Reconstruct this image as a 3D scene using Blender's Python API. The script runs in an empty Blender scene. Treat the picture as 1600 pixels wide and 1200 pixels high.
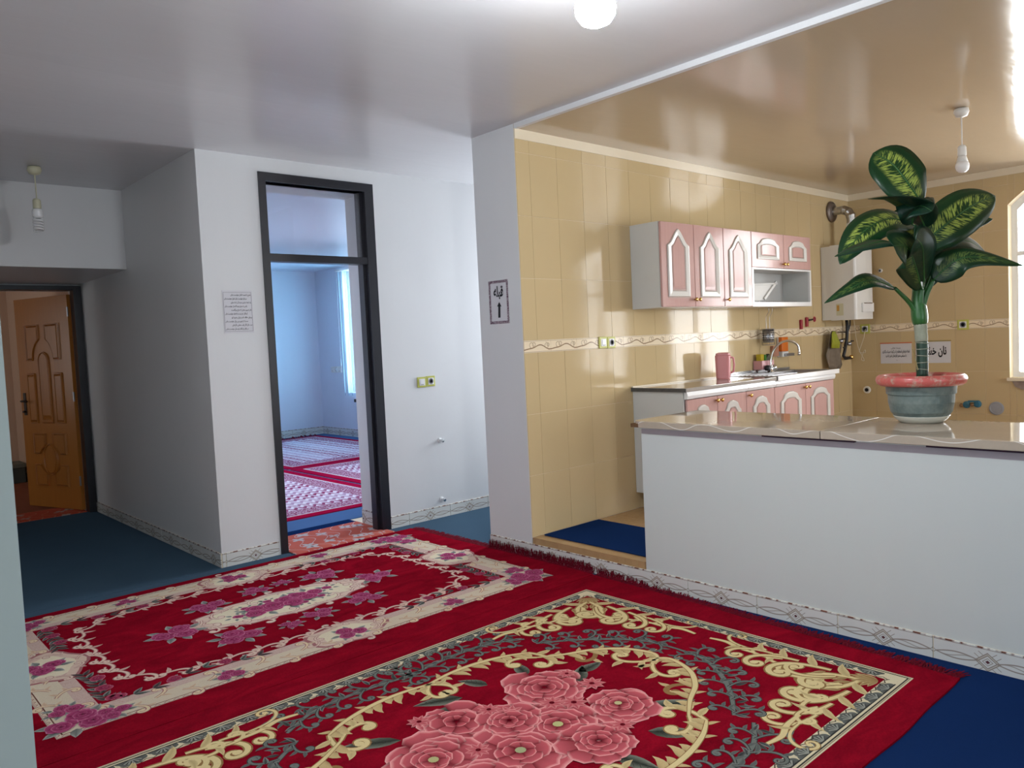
import bpy, bmesh, math, random
from mathutils import Vector, Matrix
from math import sin, cos, pi, radians, sqrt, atan2

R0 = random.Random(7)
scene = bpy.context.scene
COL = scene.collection

# ------------------------------------------------------------------ camera
FPX, YAW, PITCH, ROLL, CAMH = 1225.41, radians(47.815), radians(-3.0524), radians(-2.6893), 1.415
_f = Vector((cos(YAW) * cos(PITCH), sin(YAW) * cos(PITCH), sin(PITCH)))
_r0 = Vector((sin(YAW), -cos(YAW), 0))
_u0 = _r0.cross(_f)
_r = _r0 * cos(ROLL) + _u0 * sin(ROLL)
_u = _r.cross(_f)
CAM = Vector((0, 0, CAMH))
cam_data = bpy.data.cameras.new('camera')
cam = bpy.data.objects.new('camera', cam_data)
COL.objects.link(cam)
cam.matrix_world = Matrix(((_r.x, _u.x, -_f.x, 0), (_r.y, _u.y, -_f.y, 0), (_r.z, _u.z, -_f.z, CAMH), (0, 0, 0, 1)))
cam_data.sensor_fit = 'HORIZONTAL'
cam_data.sensor_width = 36
cam_data.lens = 36 * FPX / 1600
cam_data.clip_start = 0.05
scene.camera = cam

# pixel -> direction; the distance always comes from the wall or floor that is touched
def ray(x, y):
    return _f * FPX + _r * (x - 800) - _u * (y - 600)
def onX(x, y, X):
    d = ray(x, y); return CAM + d * (X / d.x)
def onY(x, y, Y):
    d = ray(x, y); return CAM + d * (Y / d.y)
def onZ(x, y, Z=0.0):
    d = ray(x, y); return CAM + d * ((Z - CAMH) / d.z)
def atD(x, y, depth):
    d = ray(x, y); return CAM + d * (depth / FPX)

# ------------------------------------------------------------------ world, colour management, daylight
scene.view_settings.view_transform = 'Standard'
scene.view_settings.look = 'None'
scene.view_settings.gamma = 1.0
scene.view_settings.use_curve_mapping = False
scene.view_settings.exposure = 0.0
w = bpy.data.worlds.new('sky'); scene.world = w; w.use_nodes = True
bgn = w.node_tree.nodes['Background']
bgn.inputs[0].default_value = (0.86, 0.93, 1.0, 1)
bgn.inputs[1].default_value = 3.0

def day(name, loc, rot, sx, sy, power, col=(1, 1, 1)):
    d = bpy.data.lights.new(name, 'AREA'); d.shape = 'RECTANGLE'; d.size = sx; d.size_y = sy
    d.energy = power; d.color = col
    o = bpy.data.objects.new(name, d); COL.objects.link(o); o.location = loc; o.rotation_euler = rot
    return o
HP = pi / 2
# daylight entering by the windows, plus fill lights at added unseen windows
day('daylight_kitchen_window', (8.46, 1.66, 1.75), (0, HP, 0), 1.85, 1.15, 140, (1, .98, .95))
day('daylight_kitchen_window_2', (8.46, 0.20, 1.75), (0, HP, 0), 1.85, 1.0, 95, (1, .98, .95))
day('daylight_passage_window', (6.63, 4.63, 1.65), (0, HP, 0), 1.5, 0.95, 142, (.92, .95, 1))
day('daylight_inner_window', (6.95, 10.3, 1.7), (0, HP, 0), 2.0, 1.8, 230, (.76, .83, 1))
day('fill_inner_added', (6.95, 7.3, 1.7), (0, HP, 0), 2.0, 1.9, 195, (.80, .85, 1))  # unseen second window, added to light the inner far wall and rugs
day('daylight_back_window', (-0.5, -2.95, 1.65), (HP, 0, 0), 1.9, 1.5, 26, (.88, .97, 1))
day('daylight_back_window_2', (2.0, -2.95, 1.65), (HP, 0, 0), 1.9, 1.5, 28, (.88, .97, 1))
day('fill_left_added', (-3.4, -0.9, 1.6), (0, -HP, 0), 1.7, 1.7, 44, (.93, .98, 1))  # added fill at an unseen left window for the counter face
day('fill_hall_added', (-1.4, 2.4, 1.65), (0, -HP, 0), 1.5, 1.3, 20, (.95, .98, 1))  # added fill from an unseen hall window for pillar and hall wall
day('fill_kitchen_side_added', (7.1, -2.15, 1.7), (HP, 0, 0), 1.5, 1.5, 95, (.94, .97, 1))  # added fill from an unseen side window for cabinets and far wall
day('fill_side_room_added', (-1.2, 9.9, 1.6), (0, -HP, 0), 1.4, 1.2, 8, (1, .80, .62))  # added warm fill for the side room, its window is unseen

# ------------------------------------------------------------------ dimensions (metres)
XC, YK, YP, YD, XH = 3.453, 3.679, 4.100, 5.155, 1.994
XF = 8.131
CZ, KZ = 2.795, 2.766      # main and kitchen ceilings
KF = 0.140                 # raised kitchen floor

# ------------------------------------------------------------------ helpers
def srgb(r, g, b):
    def f(c):
        c /= 255.0
        return c / 12.92 if c <= .04045 else ((c + .055) / 1.055) ** 2.4
    return (f(r), f(g), f(b), 1.0)

class MB:
    """collects geometry for ONE mesh object"""
    def __init__(s):
        s.v = []; s.f = []; s.uv = {}; s.c = None; s.mi = []; s.smooth = False
    def add(s, vs, fs, mi=0):
        o = len(s.v); s.v += [tuple(p) for p in vs]
        for q in fs:
            s.f.append(tuple(i + o for i in q)); s.mi.append(mi)
        return s
    def box(s, x0, x1, y0, y1, z0, z1, mi=0):
        return s.add([(x0, y0, z0), (x1, y0, z0), (x1, y1, z0), (x0, y1, z0), (x0, y0, z1), (x1, y0, z1), (x1, y1, z1), (x0, y1, z1)],
                     [(0, 3, 2, 1), (4, 5, 6, 7), (0, 1, 5, 4), (1, 2, 6, 5), (2, 3, 7, 6), (3, 0, 4, 7)], mi)
    def obox(s, m, sx, sy, sz, mi=0):
        """box centred on matrix m"""
        vs = [m @ Vector((a * sx / 2, b * sy / 2, c * sz / 2)) for c in (-1, 1) for a, b in ((-1, -1), (1, -1), (1, 1), (-1, 1))]
        return s.add(vs, [(0, 3, 2, 1), (4, 5, 6, 7), (0, 1, 5, 4), (1, 2, 6, 5), (2, 3, 7, 6), (3, 0, 4, 7)], mi)
    def prism(s, pts, fn, d0, d1, mi=0):
        """polygon pts (a,b) extruded between d0 and d1; fn(a,b,d)->xyz"""
        n = len(pts)
        vs = [fn(a, b, d0) for a, b in pts] + [fn(a, b, d1) for a, b in pts]
        fs = [tuple(range(n)), tuple(range(2 * n - 1, n - 1, -1))] + [(i, i + n, (i + 1) % n + n, (i + 1) % n) for i in range(n)]
        return s.add(vs, fs, mi)
    def lathe(s, prof, c=(0, 0, 0), n=24, axis='Z', mi=0):
        vs = []; fs = []
        for r, z in prof:
            for k in range(n):
                a = 2 * pi * k / n
                p = (r * cos(a), r * sin(a), z)
                if axis == 'X': p = (p[2], p[0], p[1])
                if axis == 'Y': p = (p[0], p[2], p[1])
                vs.append((c[0] + p[0], c[1] + p[1], c[2] + p[2]))
        for i in range(len(prof) - 1):
            for k in range(n):
                fs.append((i * n + k, i * n + (k + 1) % n, (i + 1) * n + (k + 1) % n, (i + 1) * n + k))
        fs.append(tuple(range(n))[::-1]); fs.append(tuple((len(prof) - 1) * n + k for k in range(n)))
        return s.add(vs, fs, mi)
    def tube(s, path, r, n=8, mi=0, closed=False):
        P = [Vector(p) for p in path]; rr = r if isinstance(r, (list, tuple)) else [r] * len(P)
        vs = []; fs = []; up = Vector((0, 0, 1)); m = len(P)
        prev = None
        for i, p in enumerate(P):
            t = (P[(i + 1) % m] - P[i - 1]) if (closed or 0 < i < m - 1) else (P[1] - P[0] if i == 0 else P[-1] - P[-2])
            t = t.normalized() if t.length > 1e-9 else Vector((0, 0, 1))
            if prev is None:
                a = t.cross(up)
                if a.length < .05: a = t.cross(Vector((1, 0, 0)))
            else:
                a = prev - t * prev.dot(t)
                if a.length < 1e-6: a = t.cross(up)
            a.normalize(); prev = a; b = t.cross(a)
            for k in range(n):
                g = 2 * pi * k / n
                vs.append(p + (a * cos(g) + b * sin(g)) * rr[i])
        for i in range(m if closed else m - 1):
            j = (i + 1) % m
            for k in range(n):
                fs.append((i * n + k, i * n + (k + 1) % n, j * n + (k + 1) % n, j * n + k))
        if not closed:
            fs.append(tuple(range(n))[::-1]); fs.append(tuple((m - 1) * n + k for k in range(n)))
        return s.add(vs, fs, mi)
    def grid(s, rows, mi=0):
        o = len(rows[0]); vs = [p for r in rows for p in r]; fs = []
        for i in range(len(rows) - 1):
            for k in range(o - 1):
                fs.append((i * o + k, i * o + k + 1, (i + 1) * o + k + 1, (i + 1) * o + k))
        return s.add(vs, fs, mi)
    def mesh(s, name, mats, uvs=None, cols=None):
        me = bpy.data.meshes.new(name)
        me.from_pydata([tuple(p) for p in s.v], [], s.f)
        for m in (mats if isinstance(mats, (list, tuple)) else [mats]): me.materials.append(m)
        if any(s.mi): me.polygons.foreach_set('material_index', s.mi)
        if uvs is not None:
            l = me.uv_layers.new(name='UVMap')
            for lp in me.loops: l.data[lp.index].uv = uvs[lp.vertex_index]
        if cols is not None:
            ca = me.color_attributes.new('Col', 'FLOAT_COLOR', 'POINT')
            flat = [x for c in cols for x in c]
            ca.data.foreach_set('color', flat)
        if s.smooth:
            me.polygons.foreach_set('use_smooth', [True] * len(me.polygons))
        me.update()
        return me
    def build(s, name, mats, parent=None, smooth=False, uvs=None, cols=None, fix=True, bevel=0, auto=None):
        s.smooth = smooth
        me = s.mesh(name, mats, uvs, cols)
        if fix:
            b = bmesh.new(); b.from_mesh(me); bmesh.ops.recalc_face_normals(b, faces=b.faces); b.to_mesh(me); b.free()
        return link(me, name, parent, bevel)

def link(me, name, parent=None, bevel=0):
    o = bpy.data.objects.new(name, me); COL.objects.link(o)
    if bevel:
        md = o.modifiers.new('bevel', 'BEVEL'); md.width = bevel; md.segments = 2; md.limit_method = 'ANGLE'
    if parent is not None:
        o.parent = parent
        if parent.type == 'EMPTY':      # parts are written in world coordinates
            o.matrix_parent_inverse = (Matrix.Translation(parent.location) @ parent.rotation_euler.to_matrix().to_4x4()).inverted()
    return o

def tag(o, label, cat, group=None):
    o['label'] = label; o['category'] = cat
    if group: o['group'] = group
    return o
def thing(name, label, cat, loc=(0, 0, 0), group=None, rz=0):
    o = bpy.data.objects.new(name, None); COL.objects.link(o); o.location = loc; o.rotation_euler = (0, 0, rz)
    o.empty_display_size = .1
    return tag(o, label, cat, group)
def struct(o, label=None):
    o['kind'] = 'structure'
    if label: o['label'] = label
    return o
def box_obj(name, dims, mat, parent=None, bevel=0):
    return MB().box(*dims).build(name, mat, parent, bevel=bevel)
def sbox(name, dims, mat, label=None):
    return struct(box_obj(name, dims, mat), label)

# ---- node expression helper: V wraps a socket so patterns can be written as formulas
class NT:
    def __init__(s, name):
        s.m = bpy.data.materials.new(name); s.m.use_nodes = True
        s.t = s.m.node_tree; s.n = s.t.nodes; s.l = s.t.links
        s.b = s.n['Principled BSDF']
    def link(s, a, inp):
        if isinstance(a, V): s.l.new(a.s, inp)
        else: inp.default_value = a
    def math(s, op, a, b=None, c=None, clamp=False):
        nd = s.n.new('ShaderNodeMath'); nd.operation = op; nd.use_clamp = clamp
        s.link(a, nd.inputs[0])
        if b is not None: s.link(b, nd.inputs[1])
        if c is not None: s.link(c, nd.inputs[2])
        return V(s, nd.outputs[0])
    def tex(s, kind='Object'):
        nd = s.n.new('ShaderNodeTexCoord'); return V(s, nd.outputs[kind])
    def sep(s, v):
        nd = s.n.new('ShaderNodeSeparateXYZ'); s.link(v, nd.inputs[0]); return [V(s, o) for o in nd.outputs]
    def comb(s, x, y, z=0.0):
        nd = s.n.new('ShaderNodeCombineXYZ')
        for a, i in zip((x, y, z), nd.inputs): s.link(a, i)
        return V(s, nd.outputs[0])
    def noise(s, v, scale, detail=3, rough=.5, dist=0):
        nd = s.n.new('ShaderNodeTexNoise'); s.link(v, nd.inputs['Vector']); nd.inputs['Scale'].default_value = scale
        nd.inputs['Detail'].default_value = detail; nd.inputs['Roughness'].default_value = rough; nd.inputs['Distortion'].default_value = dist
        return V(s, nd.outputs[0])
    def voro(s, v, scale, out=0, feature='F1'):
        nd = s.n.new('ShaderNodeTexVoronoi'); nd.feature = feature; s.link(v, nd.inputs['Vector']); nd.inputs['Scale'].default_value = scale
        return V(s, nd.outputs[out])
    def mix(s, f, a, b):
        nd = s.n.new('ShaderNodeMix'); nd.data_type = 'RGBA'
        s.link(f, nd.inputs[0]); s.link(a, nd.inputs[6]); s.link(b, nd.inputs[7]); return V(s, nd.outputs[2])
    def mapping(s, v, scale=(1, 1, 1), rot=(0, 0, 0)):
        nd = s.n.new('ShaderNodeMapping'); s.link(v, nd.inputs[0]); nd.inputs['Scale'].default_value = scale; nd.inputs['Rotation'].default_value = rot
        return V(s, nd.outputs[0])
    def attr(s, name='Col'):
        nd = s.n.new('ShaderNodeAttribute'); nd.attribute_name = name; return V(s, nd.outputs[0])
    def rand(s):
        nd = s.n.new('ShaderNodeObjectInfo'); return V(s, nd.outputs['Random'])
    def step(s, x, lo, hi):
        nd = s.n.new('ShaderNodeMapRange'); s.link(x, nd.inputs[0]); nd.inputs[1].default_value = lo; nd.inputs[2].default_value = hi
        return V(s, nd.outputs[0])
    def bump(s, h, strength=.2, dist=.01):
        nd = s.n.new('ShaderNodeBump'); nd.inputs['Strength'].default_value = strength; nd.inputs['Distance'].default_value = dist
        s.link(h, nd.inputs['Height']); s.l.new(nd.outputs[0], s.b.inputs['Normal'])
    def out(s, col=None, rough=None, metal=None, spec=None, **k):
        if col is not None: s.link(col, s.b.inputs['Base Color'])
        if rough is not None: s.link(rough, s.b.inputs['Roughness'])
        if metal is not None: s.link(metal, s.b.inputs['Metallic'])
        if spec is not None: s.link(spec, s.b.inputs['Specular IOR Level'])
        for kk, vv in k.items(): s.link(vv, s.b.inputs[kk.replace('_', ' ')])
        return s.m
class V:
    def __init__(s, nt, sock): s.nt = nt; s.s = sock
    def __add__(s, o): return s.nt.math('ADD', s, o)
    __radd__ = __add__
    def __sub__(s, o): return s.nt.math('SUBTRACT', s, o)
    def __rsub__(s, o): return s.nt.math('SUBTRACT', o, s)
    def __mul__(s, o): return s.nt.math('MULTIPLY', s, o)
    __rmul__ = __mul__
    def __truediv__(s, o): return s.nt.math('DIVIDE', s, o)
    def abs(s): return s.nt.math('ABSOLUTE', s)
    def fract(s): return s.nt.math('FRACT', s)
    def floor(s): return s.nt.math('FLOOR', s)
    def sin(s): return s.nt.math('SINE', s)
    def lt(s, o): return s.nt.math('LESS_THAN', s, o)
    def gt(s, o): return s.nt.math('GREATER_THAN', s, o)
    def max(s, o): return s.nt.math('MAXIMUM', s, o)
    def min(s, o): return s.nt.math('MINIMUM', s, o)
    def pow(s, o): return s.nt.math('POWER', s, o)

def plain(name, col, rough=.5, metal=0, spec=.5, var=.06, scale=6, bump=0, **k):
    """one colour with a little procedural unevenness"""
    t = NT(name); o = t.tex('Object'); n = t.noise(o, scale, 4)
    c2 = tuple(x * (1 - var * 2) for x in col[:3]) + (1,)
    c = t.mix(n, c2, col)
    if bump: t.bump(t.noise(o, scale * 12, 3), bump, .002)
    return t.out(c, rough, metal, spec, **k)
# ------------------------------------------------------------------ materials
def paint_mat(name, col, rough=.42, streak=.03, bump=.06):
    t = NT(name); o = t.tex('Object')
    n = t.noise(o, 1.3, 4, .6); n2 = t.noise(t.mapping(o, (9, 9, .6)), 1.0, 3)
    c = t.mix(n * .6 + n2 * .4, tuple(x * (1 - streak * 2) for x in col[:3]) + (1,), col)
    t.bump(t.noise(o, 14, 3) + t.noise(o, 90, 2) * .25, bump, .01)
    return t.out(c, rough, 0, .4)
M = {}
M['paint'] = paint_mat('white_wall_paint', (.70, .705, .71, 1))
M['paint_counter'] = paint_mat('counter_wall_paint', (.62, .65, .63, 1))
M['paint_hall'] = paint_mat('hall_wall_paint', (.70, .70, .70, 1))
M['paint_inner'] = paint_mat('inner_room_paint', (.70, .74, .84, 1))
M['paint_peach'] = paint_mat('peach_wall_paint', (.72, .52, .38, 1))
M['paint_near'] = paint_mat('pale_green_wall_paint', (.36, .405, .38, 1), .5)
M['cream'] = paint_mat('cream_trim_paint', (.80, .70, .53, 1), .25)
def ceiling_mat(name, col, rough, bump):
    t = NT(name); o = t.tex('Object')
    h = t.noise(t.mapping(o, (1, 3.2, 1)), 2.2, 3, .5, .4) + t.noise(o, .9, 2) * 1.5
    t.bump(h, bump, .05)
    c = t.mix(t.noise(o, 1.5, 3), tuple(x * .95 for x in col[:3]) + (1,), col)
    return t.out(c, rough, 0, .5)
M['ceiling'] = ceiling_mat('white_gloss_ceiling', (.66, .66, .675, 1), .27, .05)
M['ceiling_k'] = ceiling_mat('tan_gloss_ceiling', (.52, .42, .30, 1), .13, .035)
M['ceiling_i'] = ceiling_mat('inner_ceiling', (.66, .72, .84, 1), .3, .04)

def tile_mat(name, col, rough=.07):
    t = NT(name); o = t.tex('Object'); r = t.rand()
    c = t.mix(t.noise(o, 5, 3) * .5 + r * .5, tuple(x * .93 for x in col[:3]) + (1,), col)
    t.bump(t.noise(o, 7, 2), .03, .02)
    return t.out(c, rough, 0, .13)
M['tile'] = tile_mat('yellow_wall_tile', (.58, .445, .25, 1))
M['grout'] = plain('grout', (.86, .74, .52, 1), .8)

def border_mat():
    """cream strip tile with a brown vine, drawn from the tile's own UV"""
    t = NT('vine_border_tile'); x, y, _ = t.sep(t.tex('UV'))
    n = t.noise(t.comb(x * 9.0, y * 3.0), 1.0, 2) - .5
    wave = .40 + (x * 6.28 - 1.9).sin() * .17 + (x * 12.57).sin() * .05
    d = (y - wave + n * .03).abs()
    vine = 1.0 - t.step(d, .030, .055)
    # curled tendrils: rings around two points
    def ring(cx, cy, r, ax=3.1):
        dx = (x - cx) * ax; dy = y - cy
        q = t.math('SQRT', dx * dx + dy * dy)
        return 1.0 - t.step((q - r + n * .12).abs(), .02, .05)
    ten = ring(.27, .58, .22).max(ring(.36, .66, .16)).max(ring(.84, .55, .2)).max(ring(.90, .60, .13)) * .55
    leaf = t.step(t.noise(t.comb(x * 26.0, y * 9.0), 1.0, 2), .60, .66) * (1.0 - t.step((x - .86).abs(), .05, .10)) * .6
    lines = (1.0 - t.step((y - .93).abs(), .012, .03)).max(1.0 - t.step((y - .06).abs(), .012, .03)) * .55
    k = vine.max(ten).max(leaf).max(lines)
    c = t.mix(k, (.80, .68, .50, 1), (.25, .155, .08, 1))
    return t.out(c, .08, 0, .13)
M['border'] = border_mat()

def skirting_mat(name, base):
    """white skirting tile: nested diamond, lens-shaped curves, small joint diamond, brown dashes on top"""
    t = NT(name); u, v, _ = t.sep(t.tex('UV'))
    x = (u - .5) * 4.1            # in tile heights
    y = (v - .42) * 1.0
    ax = x.abs(); ay = y.abs()
    d = ax * .80 + ay * 1.0
    def ln(e, w=.030): return 1.0 - t.step(e.abs(), w * .5, w * 1.3)
    dia = ln(d - .36).max(ln(d - .27)).max(ln(d - .15, .018))
    core = 1.0 - t.step(d, .06, .09)
    # bands that run out of the diamond diagonally
    band = t.math('MULTIPLY', ln((ay * 1.0 - ax * .80).abs() - .12, .018), d.lt(.66) * d.gt(.36))
    q = t.math('MULTIPLY', (ax - .34) / 1.60, 1.0)
    inq = q.gt(0.0) * q.lt(1.0)
    amp = t.math('MULTIPLY', (q * pi).sin(), .14)
    lens = (ln(y - amp, .028).max(ln(y + amp, .028))) * inq
    amp2 = t.math('MULTIPLY', (q * pi * 2.0).sin(), .07)
    wav = ln(y - amp2, .022) * inq * .8
    jd = ln((2.05 - ax).abs() * .9 + ay - .10, .022)
    topline = ln(v - .93, .014).max(ln(v - .045, .02) * .8)
    dash = v.gt(.945) * t.step(t.noise(t.comb(u * 10.0, 0.0), 1.0, 1), .47, .56)
    k = dia.max(band).max(lens).max(wav).max(jd).max(topline) * .92
    fill = (d.lt(.36) * d.gt(.27)) * .5
    c = t.mix(fill, base, (.60, .53, .40, 1))
    c = t.mix(k, c, (.27, .215, .175, 1))
    c = t.mix(dash, c, (.14, .05, .035, 1))
    c = t.mix(core, c, (.10, .03, .035, 1))
    return t.out(c, .12, 0, .5)
M['skirt'] = skirting_mat('patterned_skirting_tile', (.66, .66, .63, 1))

def carpet_mat(name, col, col2):
    t = NT(name); o = t.tex('Object')
    f = t.noise(o, 420, 2) * .5 + t.noise(o, 2.2, 4) * .5
    t.bump(t.noise(o, 350, 2), .5, .004)
    return t.out(t.mix(f, col2, col), .98, 0, .0)
M['carpet_slate'] = carpet_mat('slate_blue_carpet', (.072, .125, .18, 1), (.050, .088, .13, 1))
M['carpet_royal'] = carpet_mat('royal_blue_carpet', (.011, .032, .115, 1), (.007, .021, .08, 1))
M['carpet_inner'] = carpet_mat('blue_lit_slate_carpet', (.10, .19, .36, 1), (.07, .14, .29, 1))  # slate carpet with the blue window light put into its colour
M['black_metal'] = plain('black_door_frame_paint', (.012, .012, .018, 1), .32, 0, .5, .1)

def wood_mat(name, c1, c2, scale=(1, 1, .06), rough=.3, ns=16, spec=.3):
    t = NT(name); o = t.tex('Object')
    m = t.mapping(o, scale)
    n = t.noise(m, ns, 5, .6, 1.2); r = t.rand()
    c = t.mix(n * .8 + r * .2, c2, c1)
    t.bump(n, .05, .003)
    return t.out(c, rough, 0, spec)
M['door_wood'] = wood_mat('honey_wood', (.47, .18, .034, 1), (.34, .12, .022, 1), rough=.32, ns=22)
M['plank'] = wood_mat('parquet_plank', (.52, .34, .17, 1), (.34, .20, .09, 1), (1, 1, 1), .25, 9)
M['pink'] = wood_mat('pink_foil', (.60, .385, .35, 1), (.50, .30, .275, 1), (1, 1, .05), .13, 40, .14)
M['mould'] = plain('silver_white_moulding', (.68, .66, .62, 1), .16, 0, .18, .04)
M['shadow_line'] = plain('brown_shadow_line', (.36, .21, .16, 1), .3, 0, .2, .1)  # brown that paints the shade at the moulding edges
M['cab_side'] = plain('pale_grey_cabinet_board', (.60, .61, .59, 1), .22, 0, .5, .03)
M['cab_in'] = plain('cabinet_inside_board', (.56, .55, .53, 1), .4, 0, .5, .03)
M['white_gloss'] = plain('white_gloss_plastic', (.80, .80, .80, 1), .18, 0, .5, .03)
M['white_matt'] = plain('white_matt_plastic', (.74, .73, .70, 1), .4, 0, .5, .03)
M['brass'] = plain('brass', (.72, .45, .14, 1), .22, 1, .5, .08)
M['chrome'] = plain('chrome', (.70, .70, .71, 1), .10, 1, .5, .04)
M['steel'] = plain('brushed_steel', (.36, .36, .37, 1), .36, 1, .5, .06, 20)
M['galv'] = plain('galvanised_flue', (.55, .54, .52, 1), .33, 1, .5, .12, 8)
M['dark_flange'] = plain('flue_flange', (.26, .21, .18, 1), .45, .6, .5, .2, 20)
M['black_rubber'] = plain('black_rubber', (.015, .015, .018, 1), .45)
def stone_mat(name, a, b, vein, rough=.05, wv=.5):
    t = NT(name); o = t.tex('Object'); x, y, z = t.sep(o)
    n = t.noise(o, 6, 5, .6); n2 = t.noise(o, 55, 3)
    c = t.mix(n * .6 + n2 * .4, b, a)
    ph = t.noise(o, 3.0, 2) * 3.0
    ve = (y * 19.0 + ph).sin() * .016 + (y * 7.3).sin() * .008
    d1 = (x - ve + z * .9 - wv).abs()
    ve2 = (y * 15.0 + 2.0 + ph).sin() * .014
    d2 = (x - ve2 + z * .9 - wv - .03).abs()
    k = (1.0 - t.step(d1, .0009, .0022)).max((1.0 - t.step(d2, .0006, .0016)) * .7)
    c = t.mix(k * .85, c, vein)
    return t.out(c, rough, 0, .32)
M['counter_stone'] = stone_mat('glossy_beige_counter_stone', (.50, .42, .33, 1), (.40, .33, .26, 1), (.86, .84, .78, 1), .055, 3.428 + .9 * .925)
M['worktop_stone'] = stone_mat('grey_beige_worktop_stone', (.50, .47, .42, 1), (.30, .27, .25, 1), (.6, .58, .55, 1), .06, 9.0)
M['worktop_edge'] = plain('dark_worktop_edge', (.10, .10, .10, 1), .35, 0, .5, .3, 60)
M['paper'] = plain('white_paper', (.66, .65, .68, 1), .6, 0, .3, .03)
M['ink'] = plain('black_ink', (.015, .015, .02, 1), .6, 0, .2, .02)
M['ink_soft'] = plain('grey_ink', (.06, .06, .07, 1), .6, 0, .2, .02)
M['red_strip'] = plain('red_paper_strip', (.62, .16, .08, 1), .6, 0, .3, .05)
M['olive_strip'] = plain('olive_paper_strip', (.36, .28, .10, 1), .6, 0, .3, .05)
def emblem_border():
    t = NT('plum_sign_border'); o = t.tex('Object')
    k = t.voro(o, 150); return t.out(t.mix(t.step(k, .25, .6), (.50, .44, .47, 1), (.10, .04, .07, 1)), .5)
M['sign_border'] = emblem_border()
M['socket_yellow'] = plain('yellow_green_socket_frame', (.52, .52, .10, 1), .3, 0, .5, .04)
M['cream_plastic'] = plain('aged_cream_plastic', (.62, .60, .42, 1), .4, 0, .5, .05)
M['glass'] = None
def glass_mat(name, tint, refl=.06):
    m = bpy.data.materials.new(name); m.use_nodes = True; t = m.node_tree; t.nodes.remove(t.nodes['Principled BSDF'])
    tr = t.nodes.new('ShaderNodeBsdfTransparent'); tr.inputs[0].default_value = tint
    gl = t.nodes.new('ShaderNodeBsdfGlossy'); gl.inputs['Roughness'].default_value = .02
    fr = t.nodes.new('ShaderNodeFresnel'); fr.inputs[0].default_value = 1.45
    mx = t.nodes.new('ShaderNodeMixShader')
    t.links.new(fr.outputs[0], mx.inputs[0]); t.links.new(tr.outputs[0], mx.inputs[1]); t.links.new(gl.outputs[0], mx.inputs[2])
    t.links.new(mx.outputs[0], t.nodes['Material Output'].inputs[0])
    return m
M['glass'] = glass_mat('window_glass', (.97, .985, 1, 1))
M['glass_grey'] = glass_mat('transom_glass', (.88, .87, .86, 1))
def emit(name, col, s):
    m = bpy.data.materials.new(name); m.use_nodes = True; t = m.node_tree
    b = t.nodes['Principled BSDF']; b.inputs['Base Color'].default_value = (.9, .9, .9, 1)
    b.inputs['Emission Color'].default_value = col; b.inputs['Emission Strength'].default_value = s
    return m
M['bulb_on'] = emit('lit_bulb', (.92, .96, 1, 1), 400)
def translucent(name, col):
    m = bpy.data.materials.new(name); m.use_nodes = True; t = m.node_tree; t.nodes.remove(t.nodes['Principled BSDF'])
    a = t.nodes.new('ShaderNodeBsdfTranslucent'); a.inputs[0].default_value = col
    d = t.nodes.new('ShaderNodeBsdfDiffuse'); d.inputs[0].default_value = col
    mx = t.nodes.new('ShaderNodeMixShader'); mx.inputs[0].default_value = .35
    t.links.new(a.outputs[0], mx.inputs[1]); t.links.new(d.outputs[0], mx.inputs[2]); t.links.new(mx.outputs[0], t.nodes['Material Output'].inputs[0])
    return m
M['blind'] = translucent('pale_cyan_blind', (.70, .92, .97, 1))
M['blind_dark'] = plain('blue_blind_weight', (.06, .22, .42, 1), .5)
# ================================================================== THE SETTING
P_ = M['paint']
# ---- floors
sbox('floor', (-3.2, 8.4, -2.8, 12.4, -.12, 0), M['grout'], 'concrete floor slab under the carpets')
fk = struct(MB().box(XC + .012, XF + .1, -1.75, YK + .02, 0, KF - .006).build('floor_kitchen', M['plank']), 'raised kitchen floor covered in wood parquet')
# parquet: basket weave of short strips, pieces built where the photograph shows them
def plank_mesh(name, lx, ly, h=.006):
    b = .0012
    m = MB(); x, y = lx / 2, ly / 2
    m.add([(-x, -y, 0), (x, -y, 0), (x, y, 0), (-x, y, 0), (-x + b, -y + b, h), (x - b, -y + b, h), (x - b, y - b, h), (-x + b, y - b, h)],
          [(4, 5, 6, 7), (0, 1, 5, 4), (1, 2, 6, 5), (2, 3, 7, 6), (3, 0, 4, 7)])
    return m.mesh(name, M['plank'])
pm_x = plank_mesh('plank', .248, .0485); pm_y = plank_mesh('plank', .0485, .248)
for i in range(8):
    for j in range(5):
        x0 = XC + .075 + i * .25; y0 = YK - .25 - j * .25
        if x0 > 5.4: continue
        for k in range(5):
            if (i + j) % 2:
                o = link(pm_x, 'plank', fk); o.location = (x0 + .125, y0 + .025 + k * .05, KF - .006)
            else:
                o = link(pm_y, 'plank', fk); o.location = (x0 + .025 + k * .05, y0 + .125, KF - .006)
            o.rotation_euler.z = pi * R0.randint(0, 1)
# strip of parquet on the lip of the step (its top and its front)
yy = 2.765; seq = [.048] * 4 + [.15, .15] + [.05] + [.15, .15] + [.05] * 6
for k, wd in enumerate(seq):
    if yy + wd > YK: wd = YK - yy
    if wd < .01: break
    m = MB().box(-.0, .012, -wd / 2 + .0008, wd / 2 - .0008, 0, .040).box(-.0, .075, -wd / 2 + .0008, wd / 2 - .0008, .040, .0462)
    o = m.build('plank', M['plank'], fk); o.location = (XC, yy + wd / 2, KF - .046)
    yy += wd
struct(MB().box(XC + .002, XC + .014, 2.76, YK, 0, KF - .047).build('step_riser', M['grout']), 'riser of the kitchen step')

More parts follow.
